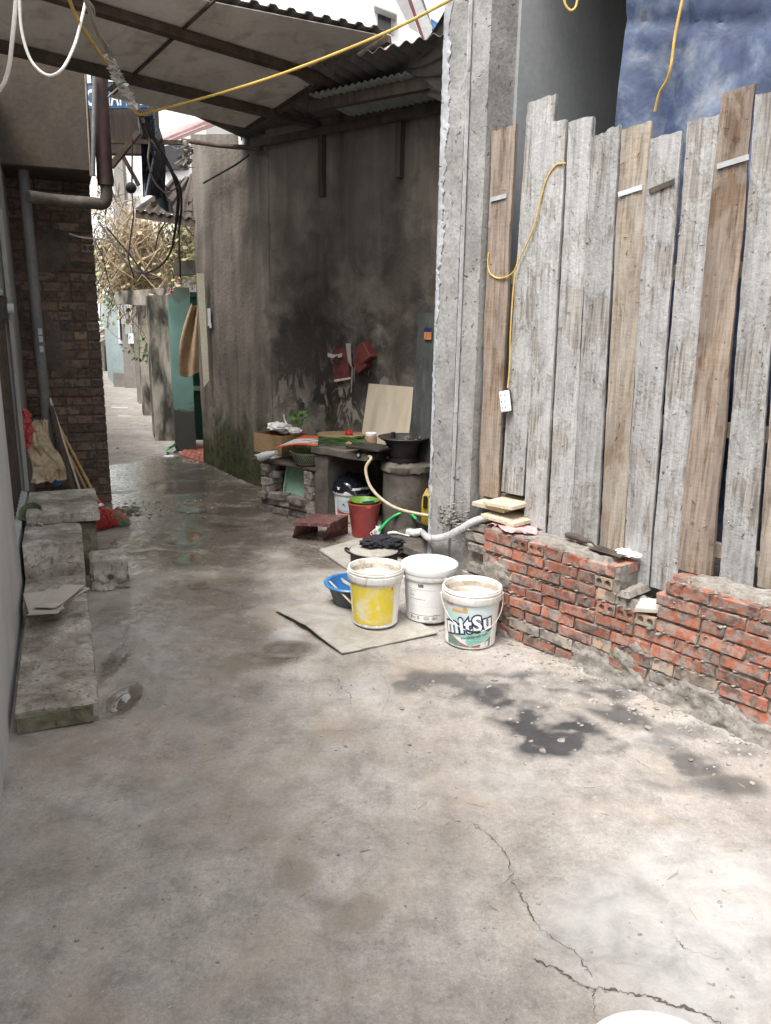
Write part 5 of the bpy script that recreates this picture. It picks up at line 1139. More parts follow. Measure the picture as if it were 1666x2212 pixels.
for i in range(10): mb.tube(curve([rc+Vector((.09+random.gauss(0, .01), -.10+random.gauss(0, .01), .02)), rc+Vector((.11+random.gauss(0, .02), -.11, .05+random.random()*.03)), rc+Vector((.12+random.gauss(0, .02), -.09+random.gauss(0, .02), .10))], 3), .0035, 5)
mb.obj('white_string', M['film_white'], None, True, 'tangle of white plastic string beside the red bucket', 'string')
# small maroon stool
sp = G(693, 1120, .17); sa = math.atan2(*(G(703, 1165)-G(750, 1149)).yx)
tt = thing('low_stool', 'small maroon wooden stool splashed with paint on the wet ground', 'stool', G(690, 1150))
F = [G(634, 1128, .165), G(712, 1132, .165), G(752, 1113, .165), G(690, 1110, .165)]
ux = (F[1]-F[0]); uy = (F[3]-F[0]); MB().prism([F[0], F[1], F[2], F[2]+(F[0]-F[1])], (0, 0, -.026)).obj('seat', M['maroon'], tt)
MB().prism([F[1]+Vector((0, 0, -.028)), F[2]+Vector((0, 0, -.028)), G(752, 1152, .0), G(702, 1166, .0)], (F[0]-F[1])*.06).obj('side_panel', M['maroon'], tt)
k2 = (F[0]-F[1])*.88; MB().prism([F[1]+Vector((0, 0, -.028))+k2, F[2]+Vector((0, 0, -.028))+k2, G(752, 1152, .0)+k2, G(702, 1166, .0)+k2], (F[0]-F[1])*.06).obj('side_panel', M['maroon'], tt)
# slab ledge, jug, hoses by the column
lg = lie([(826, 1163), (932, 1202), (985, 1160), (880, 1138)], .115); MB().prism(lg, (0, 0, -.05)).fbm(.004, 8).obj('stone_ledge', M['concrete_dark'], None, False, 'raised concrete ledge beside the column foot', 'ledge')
MB().prism(lie([(690, 1190), (755, 1235), (850, 1195), (780, 1165)], .004), (0, 0, .012)).fbm(.003, 8).obj('floor_slab', M['board_grey'], None, False, 'pale flat floor slab in front of the red bucket', 'slab')
jc = G(918, 1140, .115)+Vector((.02, .12, 0)); t = thing('yellow_jug', 'yellow plastic oil jug half hidden behind the column', 'jug', jc)
MB().lathe([(.09, 0), (.10, .01), (.10, .19), (.085, .25), (.04, .29), (.035, .31)], jc, 28, None, True, True, sx=1.0, sy=.75).obj('jug_body', M['yellow_plastic'], t, 40)
MB().lathe([(.032, .0), (.03, .02)], jc+Vector((0, -.0, .30)), 20, None, True, True).obj('cap', M['cable_black'], t); MB().box(jc+Vector((-.02, -.078, .20)), (.035, .02, .10), rotz(.2), .008).obj('handle_gap', M['black_pot'], t)
h0 = [G(820, 1146, .13), G(838, 1125, .17), G(862, 1110, .215), G(884, 1108, .225), G(900, 1122, .19)]
t = thing('green_hose', 'short bright green garden hose arching by the ledge', 'hose', h0[0]); MB().tube(curve(h0, 8), .0115, 12).obj('hose_tube', M['green_hose'], t, True)
MB().tube(curve([h0[-1], G(907, 1130, .17), G(925, 1138, .165)], 4), [.016, .016, .017, .017, .016, .01, .008, .008, .008], 10).obj('hose_clamp', M['cable_black'], t, True)
MB().tube(curve([G(838, 1152, .13), G(850, 1150, .135), G(866, 1153, .13), G(885, 1158, .125)], 5), [.010]*4+[.012]*4+[.005]*8, 8).obj('white_spoon', M['white_plastic'], None, True, 'white plastic spoon lying on the ledge', 'spoon')
mb = MB().lathe([(.028, 0), (.034, .02), (.03, .05), (.034, .08), (.02, .10)], (0, 0, 0), 18); mb.fbm(.006, 40); cpt = G(880, 1150, .14); mb.v = [cpt+frame((.8, -.5, .05))@Matrix.Rotation(math.pi/2, 3, 'Y')@p for p in mb.v]; mb.obj('clear_cup', M['glass_clear'], None, True, 'crumpled clear plastic cup next to the white pipe fitting', 'cup')
def Wv(u, v, o):
    p = W0+WN*o; return VP(u, v, p, p+WD)
hp = [G(903, 1150, .155), G(912, 1149, .16), Wv(920, 1158, .09), Wv(935, 1163, .08), Wv(965, 1158, .075), Wv(995, 1143, .07), Wv(1020, 1128, .08), Wv(1045, 1120, .10), Wv(1075, 1116, .16), Wv(1110, 1118, .30)]
t = thing('flexible_pipe', 'grey mortar-smeared flexible pipe curving across the column foot', 'pipe', hp[2]); MB().tube(curve(hp, 8), .021, 14).fbm(.0015, 60).obj('pipe_tube', M['hose_grey'], t, True)
MB().tube([hp[0]-(hp[1]-hp[0])*.3, hp[1]], .028, 16).obj('pipe_fitting', M['white_plastic'], t, 40)
# board ends, rags and trowel on the brick wall
def wedge(nm, x, y, z, sx, sy, rz, label, tilt=0.0): MB().box(WPt(x, y, z), (sx, sy, .022), WM@rotz(rz)@Matrix.Rotation(tilt, 3, 'Y'), .002).obj(nm, M['wood_pale'], None, False, label, 'plank')
wedge('short_plank', -.135, .19, .715, .20, .26, .06, 'topmost of three pale plank ends poking out beside the column', -.02); wedge('short_plank', -.235, .20, .683, .22, .22, .12, 'middle plank end, nearest the column, of the three pale ones', .03); wedge('short_plank', -.11, .18, .638, .24, .27, .02, 'lowest of three pale plank ends above the pink rag', .03)
mb = MB()
def rag(a, b):
    x = -.17+a*.27+.03*math.sin(b*6); y = .03+b*.15+.02*math.sin(a*8); return WPt(x, y, .602+.030*abs(mnoise.fractal(Vector((a*3.2, b*3, 2)), 1, 2, 4))+.012*math.sin(a*3.14)*math.sin(b*3.14))
mb.slab(rag, 36, 24, .002).obj('pink_rag', M['pink_cloth'], None, True, 'crumpled pink rag lying on the brick wall top', 'rag')
mb = MB()
for i in range(4): mb.blob(WPt(.61+i*.022, .15+random.uniform(-.02, .02), .612), .026, 3, .3, 3, (1.4, 1, .5), i+5)
mb.obj('white_paper', M['white_clean'], None, True, 'crumpled white paper on the brick wall beside the planks', 'paper')
t = thing('trowel', 'mason trowel with dark wooden handle on top of the brick wall', 'trowel', WPt(.45, .12, .6))
MB().tube(curve([WPt(.27, .16, .622), WPt(.32, .15, .626), WPt(.37, .14, .626), WPt(.42, .13, .622)], 4), [.010, .015, .018, .019, .019, .018, .018, .019, .019, .018, .015, .012, .01], 12).obj('handle', M['wood_dark'], t, True)
MB().tube([WPt(.42, .13, .622), WPt(.45, .125, .63), WPt(.48, .12, .612)], .005, 8).obj('tang', M['rust'], t, True)
MB().prism([WPt(.47, .16, .610), WPt(.47, .07, .610), WPt(.66, .055, .612), WPt(.66, .12, .612)], (0, 0, .003)).obj('blade', M['steel_dark'], t)
# extension lead with socket on the planks
cy = [Wv(u, v, .19) for u, v in [(1097, 838), (1101, 790), (1103, 720), (1108, 640), (1114, 585), (1122, 560), (1150, 500), (1166, 440), (1180, 390), (1200, 358), (1222, 352)]]
t = thing('extension_lead', 'yellow extension lead with white socket block hanging on the planks', 'extension lead', cy[0]); MB().tube(curve(cy, 8), .0042, 8).obj('lead', M['cable_yellow'], t, True)
lp = [Wv(u, v, .186) for u, v in [(1118, 572), (1105, 592), (1080, 601), (1060, 592), (1054, 570), (1056, 545)]]; MB().tube(curve(lp, 8), .0042, 8).obj('lead_loop', M['cable_yellow'], t, True)
sk = Wv(1092, 867, .175); Ms = WM@Matrix.Rotation(R(-12), 3, 'Y'); skb = MB().box(sk, (.055, .035, .115), Ms, .005).obj('socket_block', M['white_clean'], t); MB().box(sk+WN*.016, (.06, .012, .12), Ms, .003).obj('socket_back', M['cable_black'], t)
for dx, dz in ((-.012, .034), (.012, .034), (-.012, 0), (.012, 0), (-.012, -.034), (.012, -.034)): MB().box(sk+Ms@Vector((dx, -.0178, dz)), (.005, .002, .009), Ms).obj('socket_slot', M['stamp'], skb)
# hanging red pockets and knife on the wall
def hang(u, v, o): 
    s_, z_ = BS(u, v, o); return BPt(s_, o, z_)
t = thing('red_bag', 'red paper pouch hanging on the sooty wall', 'pouch', hang(738, 822, .03)); q4 = [hang(722, 824, .05), hang(756, 818, .05), hang(750, 750, .03), hang(718, 754, .03)]
MB().slab(lambda a, b: q4[0]*(1-a)*(1-b)+q4[1]*a*(1-b)+q4[2]*a*b+q4[3]*(1-a)*b+BN*.02*math.sin(a*3.14)*math.sin(b*2.6), 8, 10, .012).obj('pouch_body', M['red_dull'], t, True)
MB().prism([hang(722, 825, .065), hang(756, 819, .065), hang(756, 815, .065), hang(722, 820, .065)], BN*-.03).obj('pouch_hem', M['white_dirty'], t)
MB().slab(lambda a, b: hang(708+a*30, 770-12*a*0+b*-8+4*math.sin(a*3), .075), 6, 3, .006).obj('pouch_tag', M['paper'], t, True); MB().prism([hang(724, 779, .075), hang(733, 786, .075), hang(730, 768, .075), hang(722, 772, .075)], BN*.004).obj('pouch_print', M['stamp'], t)
t = thing('kitchen_knife', 'kitchen knife hanging on the wall beside the red pouch', 'knife', hang(755, 775, .03)); MB().prism([hang(748, 742, .05), hang(758, 742, .05), hang(760, 790, .05), hang(753, 782, .05)], BN*.006).obj('blade', M['board_grey'], t); MB().tube(curve([hang(756, 788, .05), hang(761, 796, .05), hang(760, 820, .05), hang(759, 848, .05)], 5), .005, 7).obj('handle_cord', M['cable_grey'], t, True)
t = thing('red_holder', 'dark red wooden utensil holder fixed crooked on the wall', 'holder', hang(785, 770, .05))
for c_, sz, an_ in ((hang(790, 762, .07), (.12, .10, .15), .62), (hang(783, 784, .06), (.11, .10, .13), .62)): MB().box(c_, sz, BM_@Matrix.Rotation(-an_, 3, 'Y'), .004).obj('holder_box', M['red_dull'], t)
# ------------------------------------------------------------ clutter by the pier
def LS(u, v, s):
    p = LPt(0, s, 0); return VP(u, v, p, p+LN)
pv = thing('drain_pipe', 'grey plastic drain pipe standing in the corner by the brick pier', 'pipe', LPt(.10, 2.78, .3)); pt0, pt1 = LS(112, 1030, 2.80), LS(66, 540, 2.80)
pt1 = pt1+(pt1-pt0)*.35; pv.location = pt0; WP[pv.name] = pt0.copy()
ptb = MB().tube([pt0, pt1], .042, 20).obj('pipe_tube', M['pvc_dim'], pv, 40)
def pvs(z): return pt0+(pt1-pt0)*((z-pt0.z)/(pt1.z-pt0.z))
for z in (1.42, 1.50, 1.56): MB().box(pvs(z)+Vector((.035, -.044, 0)), (.03, .003, .05), rotz(.6)).obj('pipe_print', M['print_grey'], ptb)
MB().bar(LS(165, 1078, 2.45), LS(112, 880, 2.75), .03, .11, LD).obj('leaning_plank', M['wood_dark'], None, False, 'dark plank leaning into the corner against the brick pier', 'plank')
MB().bar(LS(178, 1075, 2.5), LS(108, 860, 2.8), .016, .016, LN).obj('thin_batten', M['wood_pale'], None, False, 'thin pale batten leaning beside the dark plank', 'batten')
def sackP(a, b):
    s = 1.95; x = .03+.25*a*(1.0-.45*b)+.02*math.sin(b*7); z = .46+.44*b; return LPt(x, s+.25*b+.05*mnoise.fractal(Vector((a*3, b*4, 1)), 1, 2, 4)+.08*a, z+.03*mnoise.noise(Vector((a*8, b*2, 3))))
MB().slab(sackP, 30, 36, .004).obj('torn_sack', M['sack'], None, True, 'torn tan cement sack propped behind the steps', 'sack')
mb = MB(); 
for i in range(4): mb.blob(LPt(.03, 2.05+.02*i, .78+.055*i), .05, 3, .5, 2, (.7, .8, 1.1), i)
mb.obj('red_bag', M['red_plastic'], None, True, 'red plastic bag hanging beside the grey drain pipe', 'bag')
MB().lathe([(.035, 0), (.04, .01), (.04, .09), (.02, .12), (.018, .13)], LPt(.20, 2.15, .40), 16, None, True, True).obj('blue_bottle', M['blue_plastic'], None, 40, 'dark blue bottle tucked behind the leaning plank foot', 'bottle')
t = thing('broken_bowl', 'broken dusty pot shard on the step by the wall', 'shard', LPt(.06, 1.02, .39)); mb = MB().lathe([(.02, 0), (.06, .01), (.075, .07), (.07, .07), (.055, .015)], LPt(.07, 1.1, .40), 20, Matrix.Rotation(.7, 3, 'X'), True); mb.obj('shard', M['green_dull'], t, True)
mb = MB()
for i in range(26): mb.blob(LPt(.05+abs(random.gauss(0, .06)), 1.0+random.uniform(-.08, .12), .385+random.uniform(0, .02)), random.uniform(.006, .022), 1, .5, 2, seed=i)
o = mb.obj('rubble', M['stone_chip'], stp); o['kind'] = 'stuff'
# folded paper sacks on the step
t = thing('folded_paper', 'folded grey cement paper sheets lying on the lower step', 'paper', LPt(.14, .05, .17))
def sheet(o0, o1, s0, s1, z, rz, curl, k):
    cx, cs = (o0+o1)/2, (s0+s1)/2; c_, n_ = math.cos(rz), math.sin(rz)
    def P(a, b):
        dx = (a-.5)*(o1-o0)*(1-.12*b*(k % 2)); ds = (b-.5)*(s1-s0); zz = z+curl*max(0, .35-b)**2*4+.003*mnoise.noise(Vector((a*3, b*3, k)))
        return LPt(cx+dx*c_-ds*n_, cs+dx*n_+ds*c_, zz)
    MB().slab(P, 12, 20, .004).obj('sheet', M['paper'], t, True)
sheet(.04, .21, -.14, .24, .176, .12, .035, 0); sheet(.09, .24, -.20, .22, .186, -.18, .03, 1); sheet(.15, .27, -.13, .25, .196, -.42, .02, 2); sheet(.22, .30, -.02, .26, .173, -.62, .015, 3)
# brooms
def broom(name, label, foot, top, cols, n, rad, ln_, seed):
    rr = random.Random(seed); d = (top-foot).normalized(); t = thing(name, label, 'broom', foot)
    hs0 = foot+d*ln_; L_ = (top-hs0).length; pts = []; ra = []
    for k in range(25):
        pts.append(hs0+d*L_*k/24); ra.append(.0115+(.0022 if k % 6 == 0 else 0))
    MB().tube(pts, ra, 10).obj('bamboo_handle', M['bamboo'], t, True); MB().tube([hs0-d*.07, hs0+d*.02], .024, 14).obj('binding', M['bristle_red'] if cols[0] == 'bristle_red' else M['bristle_yellow'], t, 40); MB().tube([hs0-d*.035, hs0-d*.01], .026, 14).obj('binding', M['film_white'], t, 40)
    side = d.cross(Vector((0, 0, 1))).normalized(); oth = d.cross(side)
    for ci, cn in enumerate(cols):
        mb = MB()
        for i in range(n if ci == 0 else n//3):
            f = rr.uniform(-1, 1); g = rr.uniform(-1, 1)*.35; st_ = hs0-d*.05+side*f*.018+oth*g*.018; L2 = ln_*rr.uniform(.75, 1.0)*(1.0 if ci == 0 else 1.08)
            if ci: f = .4+.6*abs(f)
            e = hs0-d*L2+side*f*rad+oth*g*rad*.9; e.z = max(e.z, .006); mid = (st_+e)/2+Vector((0, 0, .02))+side*f*.02
            mb.tube([st_, mid, e], .0028, 3, False)
        o = mb.obj('bristles', M[cn], t); o['kind'] = 'stuff'
broom('red_broom', 'broom with bamboo handle and red and green bristles by the pier', G(243, 1142, .0), LS(106, 880, 2.95), ('bristle_red', 'bristle_green'), 520, .16, .25, 1)
broom('straw_broom', 'worn yellow broom half hidden behind the red broom', G(222, 1145, .0)+Vector((-.03, .12, 0)), LS(150, 985, 2.9), ('bristle_yellow', 'bristle_yellow'), 200, .10, .25, 2)
mb = MB()
for i in range(60): p = G(random.gauss(275, 14), random.gauss(1104, 5)); mb.blob(p, random.uniform(.008, .03), 1, .6, 2, (1.4, 1, .35), i)
mb.obj('mud_crumbs', M['concrete_dark'], None, False, 'small heap of dark mud crumbs by the pier foot', 'mud', None, 'stuff')

# ------------------------------------------------------------ pipes and sign at the end of the overhang
t = thing('wrapped_pipe', 'maroon cloth-wrapped waste pipe with elbow below the awning', 'pipe', Yd(225, 430, 6.6)); pp = [Yd(212, 120, 6.6), Yd(217, 200, 6.6), Yd(222, 300, 6.6), Yd(229, 400, 6.6)]
MB().tube(curve(pp, 6), .062, 18).fbm(.006, 18).obj('wrapping', M['pvc_maroon'], t, True)
MB().tube(curve([Yd(228, 385, 6.6), Yd(230, 425, 6.6), Yd(222, 440, 6.6), Yd(195, 438, 6.55), Yd(120, 432, 6.45), Yd(60, 424, 6.3)], 7), .046, 16).obj('elbow_run', M['concrete_dark'], t, True); MB().tube([Yd(227, 392, 6.6), Yd(227, 400, 6.6)], .058, 18).obj('collar', M['pvc_maroon'], t, 40)
MB().tube([Yd(204, 165, 6.5), Yd(201, 380, 6.5)], .017, 10).obj('thin_grey_pipe', M['pvc_dim'], None, True, 'thin grey pipe beside the maroon wrapped pipe', 'pipe')
MB().tube([Yd(184, 158, 6.2), Yd(196, 380, 6.3)], .006, 6).obj('hanging_wire', M['cable_grey'], None, True, 'thin straight wire along the overhang edge', 'wire')
def flat(y, *px): return [Yd(u, v, y) for u, v in px]
sg = thing('drinks_sign', 'blue drinks signboard with white capital letters under the awning', 'sign', Yd(245, 215, 9.0))
MB().prism(flat(9.0, (150, 183), (318, 172), (318, 232), (150, 236)), (0, .04, 0)).obj('sign_panel', M['sign_blue'], sg); MB().prism(flat(8.99, (150, 148), (318, 140), (318, 171), (150, 182)), (0, .04, 0)).obj('sign_header', M['sign_white'], sg)
vs, fs = text2d('NƯỚC GIẢI KHÁT', .21, .004, 0); cS = Yd(227, 212, 8.97)
MB().add([cS+Vector((x*.62+.03, 0, y*1.05+.02*x)) for x, y in vs], fs).obj('sign_letters', M['sign_white'], sg)

# ------------------------------------------------------------ houses and walls along the alley beyond
def front(name, label, cat, u1, u2, vb, vt, m, dep=.3, par=None):
    y = G((u1+u2)/2, vb).y; a, b_ = Yd(u1, vb, y), Yd(u2, vb, y); a.z = 0; b_.z = 0; h = Yd((u1+u2)/2, vt, y).z
    mb = MB(); nn = max(2, int(h/.15))
    mb.slab(lambda p, q: a+(b_-a)*p+Vector((0, 0, h*q))+Vector((.01, .012, 0))*mnoise.fractal(Vector((p*2, q*7, u1)), 1, 2, 4), 6, nn*2, -.02)
    mb.prism([a+Vector((.004, .015, 0)), b_+Vector((-.004, .015, 0)), b_+Vector((-.004, .015, h-.004)), a+Vector((.004, .015, h-.004))], LD*dep)
    return mb.obj(name, m, par, 40, label, cat)
front('teal_gatepost', 'faded teal gatepost with black mould at its foot beyond the old wall', 'gatepost', 382, 424, 974, 621, M['teal_post'], .25)
gt = thing('green_gate', 'dark green slatted metal gate behind the teal gatepost', 'gate', G(425, 962)); g0, g1 = Yd(408, 960, 10.4), Yd(446, 960, 10.4); g0.z = .05; g1.z = .05
for i in range(16):
    p = g0+(g1-g0)*(i/15)*1.2; MB().box(p+Vector((0, 0, .98)), (.016, .02, 1.9), None).obj('slat', M['green_gate'], gt)
for z in (.06, .72, 1.93): MB().box((g0+g1)/2+Vector((.04, -.01, z)), ((g1-g0).length*1.25, .04, .06), None).obj('rail', M['green_pale'] if z == .72 else M['green_gate'], gt)
MB().box((g0+g1)/2+Vector((.1, .08, .96)), (.7, .03, 1.9), None).obj('gate_back', M['green_gate'], gt)
mb = MB()
tl_ = thing('tile_apron', 'small red tiled threshold in front of the green gate', 'threshold', G(420, 985)); cT = [G(386, 985), G(441, 1003), G(446, 965), G(410, 962)]
for i in range(5):
    for j in range(5):
        def Q(a, b): return cT[0]*(1-a)*(1-b)+cT[1]*a*(1-b)+cT[2]*a*b+cT[3]*(1-a)*b
        a0, a1, b0, b1 = i/5+.012, (i+1)/5-.012, j/5+.012, (j+1)/5-.012; MB().prism([Q(a0, b0), Q(a1, b0), Q(a1, b1), Q(a0, b1)], (0, 0, .022)).obj('tile', M['tile_red'], tl_)
cl = [Yd(416, 650, 9.5), Yd(436, 640, 9.4)]
def cloth(a, b):
    u = 400+a*34+10*(1-b)*(1-a)*0+ (12*math.sin(b*2.2)*(1-a)*-1+14*(1-a)*(1-b)**2); v = 655+b*155+6*math.sin(a*5); p = Yd(u, v, 9.55); return p+Vector((0, -.05*math.sin(a*9+b*2), 0))
MB().slab(cloth, 26, 26, .004).obj('tan_cloth', M['cloth_tan'], None, True, 'tan cloth sheet hanging in front of the green gate', 'cloth')
MB().prism(flat(8.72, (424, 590), (441, 590), (452, 822), (440, 836)), (0, .03, 0)).obj('cream_strip', M['cream_board'], None, False, 'tall cream board strip fixed to the old wall corner', 'board')
m1 = thing('mouldy_wall', 'black-streaked mouldy garden wall with coping along the alley', 'wall', G(360, 958)); front('wall_front', None, None, 337, 381, 952, 638, M['mould_wall'], .5, m1)
p_, q_ = Yd(248, 640, 11.2), Yd(384, 628, 11.0); MB().prism([p_+Vector((0, 0, -.10)), q_+Vector((0, 0, -.22)), q_+Vector((0, 0, .06)), p_+Vector((0, 0, .06))], (0, .35, 0)).fbm(.02, 4).obj('coping_beam', M['mould_wall'], m1)
MB().prism(flat(10.6, (375, 565), (425, 562), (425, 590), (375, 594)), (0, .3, 0)).obj('gate_lintel', M['concrete_dark'], None, False, 'grey concrete lintel above the green gate', 'lintel')
front('garden_pillar', 'grey rough pillar with a fern beyond the mouldy wall', 'pillar', 311, 339, 897, 660, M['mould_wall'], .4)
front('far_pillar', 'narrow pale pillar beside the utility pole', 'pillar', 300, 313, 872, 652, M['pole'], .4)
ph = thing('pale_house', 'pale blue house front with window behind the utility pole', 'house', G(268, 832)); front('house_wall', None, None, 247, 304, 834, 640, M['pale_blue'], 3.0, ph); front('house_plinth', None, None, 246.5, 305, 836, 806, M['pole'], .1, ph)
yh = G(275.5, 834).y-.05
for nm, px, m_, dy in (('window_frame', [(253, 660), (272, 658), (273, 742), (256, 742)], 'sign_white', 0), ('window_pane', [(257, 668), (269, 666), (269, 735), (260, 735)], 'glass_dark', -.03), ('window_frame', [(290, 655), (303, 655), (304, 742), (292, 742)], 'sign_white', 0)):
    wf_ = MB().prism([Yd(u, v, yh+dy) for u, v in px], (0, .03, 0)).obj(nm, M[m_], wf_ if nm == 'window_pane' else ph)
pl = thing('utility_pole', 'square concrete utility pole with meter boxes in the alley', 'utility pole', G(283, 838)); gp = G(284, 838)
MB().prism([gp+Vector((-.16, 0, 0)), gp+Vector((.16, 0, 0)), gp+Vector((.13, 0, 1.9)), gp+Vector((-.13, 0, 1.9))], (0, .28, 0)).obj('pole_shaft', M['pole'], pl); MB().prism([gp+Vector((-.12, .02, 1.9)), gp+Vector((.12, .02, 1.9)), gp+Vector((.10, .02, 7.0)), gp+Vector((-.10, .02, 7.0))], (0, .22, 0)).obj('pole_top', M['pole'], pl)
for px, m_ in (([(259, 645), (275, 645), (276, 700), (262, 700)], 'pvc'), ([(270, 690), (282, 690), (282, 722), (270, 722)], 'pvc'), ([(277, 720), (290, 720), (290, 742), (277, 742)], 'sign_white')): MB().prism([Yd(u, v, gp.y-.12) for u, v in px], (0, .1, 0)).obj('meter_box', M[m_], pl)
MB().prism(flat(24.5, (195, 735), (256, 735), (262, 818), (205, 822)), (0, .2, 0)).obj('timber_lean_to', M['wood_dark'], None, False, 'dark timber lean-to at the far end of the alley', 'lean-to')
lt_ = bpy.data.objects['timber_lean_to']
for (a, b_) in (((232, 745), (246, 815)), ((247, 745), (234, 815)), ((222, 740), (224, 818))): MB().bar(Yd(*a, 24.35), Yd(*b_, 24.35), .10, .05, (0, 1, 0)).obj('brace', M['pole'], lt_)
mb = MB()
for i in range(26): mb.blob(Yd(random.uniform(222, 254), random.uniform(712, 738), 24.0), random.uniform(.12, .25), 1, .5, 2, (1.3, 1, .5), i)
mb.obj('roof_heap', M['cable_grey'], lt_)
fg = thing('far_gate', 'grey blue metal gate beyond the vines at the alley end', 'gate', Yd(235, 700, 26)); MB().prism(flat(26, (215, 640), (258, 636), (258, 720), (218, 722)), (0, .1, 0)).obj('gate_panel', M['pvc'], fg)
for u in (224, 233, 242, 251): MB().prism(flat(25.9, (u, 645), (u+2.5, 645), (u+3, 718), (u+.5, 718)), (0, .06, 0)).obj('gate_bar', M['steel_paint'], fg)
rw_ = thing('sky_block_wall', 'unseen grey wall added at the far left to cut sky light', 'house', LPt(-1, 14, 0)); MB().box(LPt(-1.2, 14.6, 1.5), (2.0, 13.0, 3.0), LM).obj('wall', M['plaster_grey'], rw_)  # unseen wall hidden by the pier, added to hold back sky light
# tall houses
wh = thing('white_house', 'tall white house in bright light beyond the alley bend', 'house', Yd(300, 700, 30)); MB().prism(flat(30, (150, 800), (470, 800), (470, 100), (150, 100)), (0, 4, 0)).obj('wall', M['white_house'], wh)
for v in (395, 425, 455, 485, 515): MB().prism(flat(29.8, (238, v), (298, v-2), (298, v+4), (238, v+6)), (0, .15, 0)).obj('louvre', M['house_grey'], wh)
MB().prism(flat(29.7, (255, 355), (262, 355), (262, 500), (255, 500)), (0, .2, 0)).obj('downpipe', M['house_grey'], wh)
nb = thing('balcony_house', 'pale grey balcony house behind the rusty canopy', 'house', Yd(390, 600, 17)); MB().prism(flat(17, (300, 480), (450, 470), (450, 640), (300, 640)), (0, 2, 0)).obj('wall', M['house_grey'], nb)
MB().prism(flat(16.6, (290, 506), (452, 482), (452, 500), (290, 530)), (0, .5, 0)).obj('cornice', M['white_house'], nb); MB().prism(flat(16.4, (290, 530), (452, 502), (452, 510), (290, 541)), (0, .5, 0)).obj('cornice_band', M['house_grey'], nb); MB().prism(flat(16.8, (290, 470), (452, 462), (452, 481), (290, 505)), (0, .4, 0)).obj('parapet', M['white_house'], nb)
pk = thing('pink_roof_house', 'white house with pink tin eave right of the hanging cables', 'house', Yd(400, 300, 15)); MB().prism(flat(15.6, (330, 225), (445, 225), (445, 430), (330, 430)), (0, 2, 0)).obj('wall', M['white_house'], pk)
e0, e1, e2, e3 = Yd(338, 312, 13.8), Yd(462, 262, 15.0), Yd(500, 240, 15.4), Yd(345, 296, 14.2)
for i in range(7):
    a, b_ = i/7, (i+.72)/7; MB().prism([e0*(1-a)+e3*a, e1*(1-a)+e2*a, e1*(1-b_)+e2*b_, e0*(1-b_)+e3*b_], (0, .0, .05)).obj('eave_rib', M['pink_roof'], pk)
MB().prism([e0+Vector((0, .02, -.02)), e1+Vector((0, .02, -.02)), e2+Vector((0, .5, .0)), e3+Vector((0, .5, .0))], (0, 0, .02)).obj('eave_sheet', M['pink_roof'], pk)
MB().prism(flat(15.5, (352, 316), (401, 305), (401, 360), (352, 370)), (0, .1, 0)).obj('dark_window', M['glass_dark'], pk)
hw = thing('hill_house', 'bright white house with small square window above the awning edge', 'house', Yd(700, 100, 26)); MB().prism(flat(26, (440, 140), (905, 140), (905, -80), (440, -80)), (0, 3, 0)).obj('wall', M['white_house'], hw)
hwn = MB().prism(flat(25.95, (816, 18), (845, 30), (845, 72), (816, 62)), (0, .1, 0)).obj('window', M['glass_dark'], hw); MB().prism(flat(25.5, (808, 10), (858, 29), (858, 32), (808, 13)), (0, .6, 0)).obj('window_hood', M['house_grey'], hwn); MB().prism(flat(25.9, (845, 30), (850, 32), (850, 76), (845, 73)), (0, .08, 0)).obj('window_reveal', M['house_grey'], hwn)
pr_ = MB().prism(flat(20, (800, 118), (836, 102), (850, 104), (838, 122)), (0, .8, .2)).obj('pink_gable', M['pink_roof'], None, False, 'small pink roof corner between the awning and dark tin sheet', 'roof')
# striped parasol cloth behind the column
t = thing('striped_canopy', 'striped market canopy cloth high up beside the column', 'canopy', Yd(910, 40, 12))
S = [((850, -10), (878, -10), (905, 72), (885, 60), 'house_grey'), ((878, -10), (886, -10), (921, 95), (906, 72), 'red_dull'), ((886, -10), (905, -10), (935, 60), (920, 92), 'pvc'), ((905, -10), (912, -10), (940, 72), (932, 62), 'roof_dark'), ((912, -10), (960, -10), (960, 45), (930, 38), 'sign_white'), ((914, -12), (965, -12), (965, 10), (918, 5), 'pink_roof'), ((931, 40), (948, 50), (945, 62), (934, 72), 'blue_plastic')]
for i, (a, b_, c, d, m_) in enumerate(S): MB().prism([Yd(*k, 12+i*.01) for k in (a, b_, c, d)], (0, .006, 0)).obj('stripe', M[m_], t)
# rusty canopy and black plastic
rcn = thing('rusty_canopy', 'rusty brown corrugated canopy over the green gate', 'canopy', Yd(380, 440, 9.8)); c0, c1, c2, c3 = Yd(290, 452, 9.3), Yd(444, 476, 9.0), Yd(444, 360, 10.6), Yd(352, 410, 10.8)
def rcp(a, b): 
    p = c0*(1-a)*(1-b)+c1*a*(1-b)+c2*a*b+c3*(1-a)*b; return p+Vector((0, 0, .018*math.sin(a*50)))
MB().slab(rcp, 120, 6, .005).obj('canopy_sheet', M['wood_dark'], rcn, 30); MB().bar(Yd(296, 462, 9.35), Yd(444, 484, 9.05), .05, .09).obj('canopy_beam', M['wood_dark'], rcn)
for i in range(3): MB().bar(Yd(330+i*40, 440, 9.5), Yd(380+i*25, 385, 10.5), .04, .05).obj('canopy_rafter', M['wood_dark'], rcn)
def bp_(a, b):
    u = 296+a*40+6*math.sin(b*5)+b*(16+14*a); v = 246+b*178; return Yd(u, v, 8.4)+Vector((0, -.06*math.sin(a*8+b*5), 0))
MB().slab(bp_, 20, 30, .004).obj('black_plastic', M['black_film'], None, True, 'black plastic sheet hanging below the blue sign', 'plastic sheet')
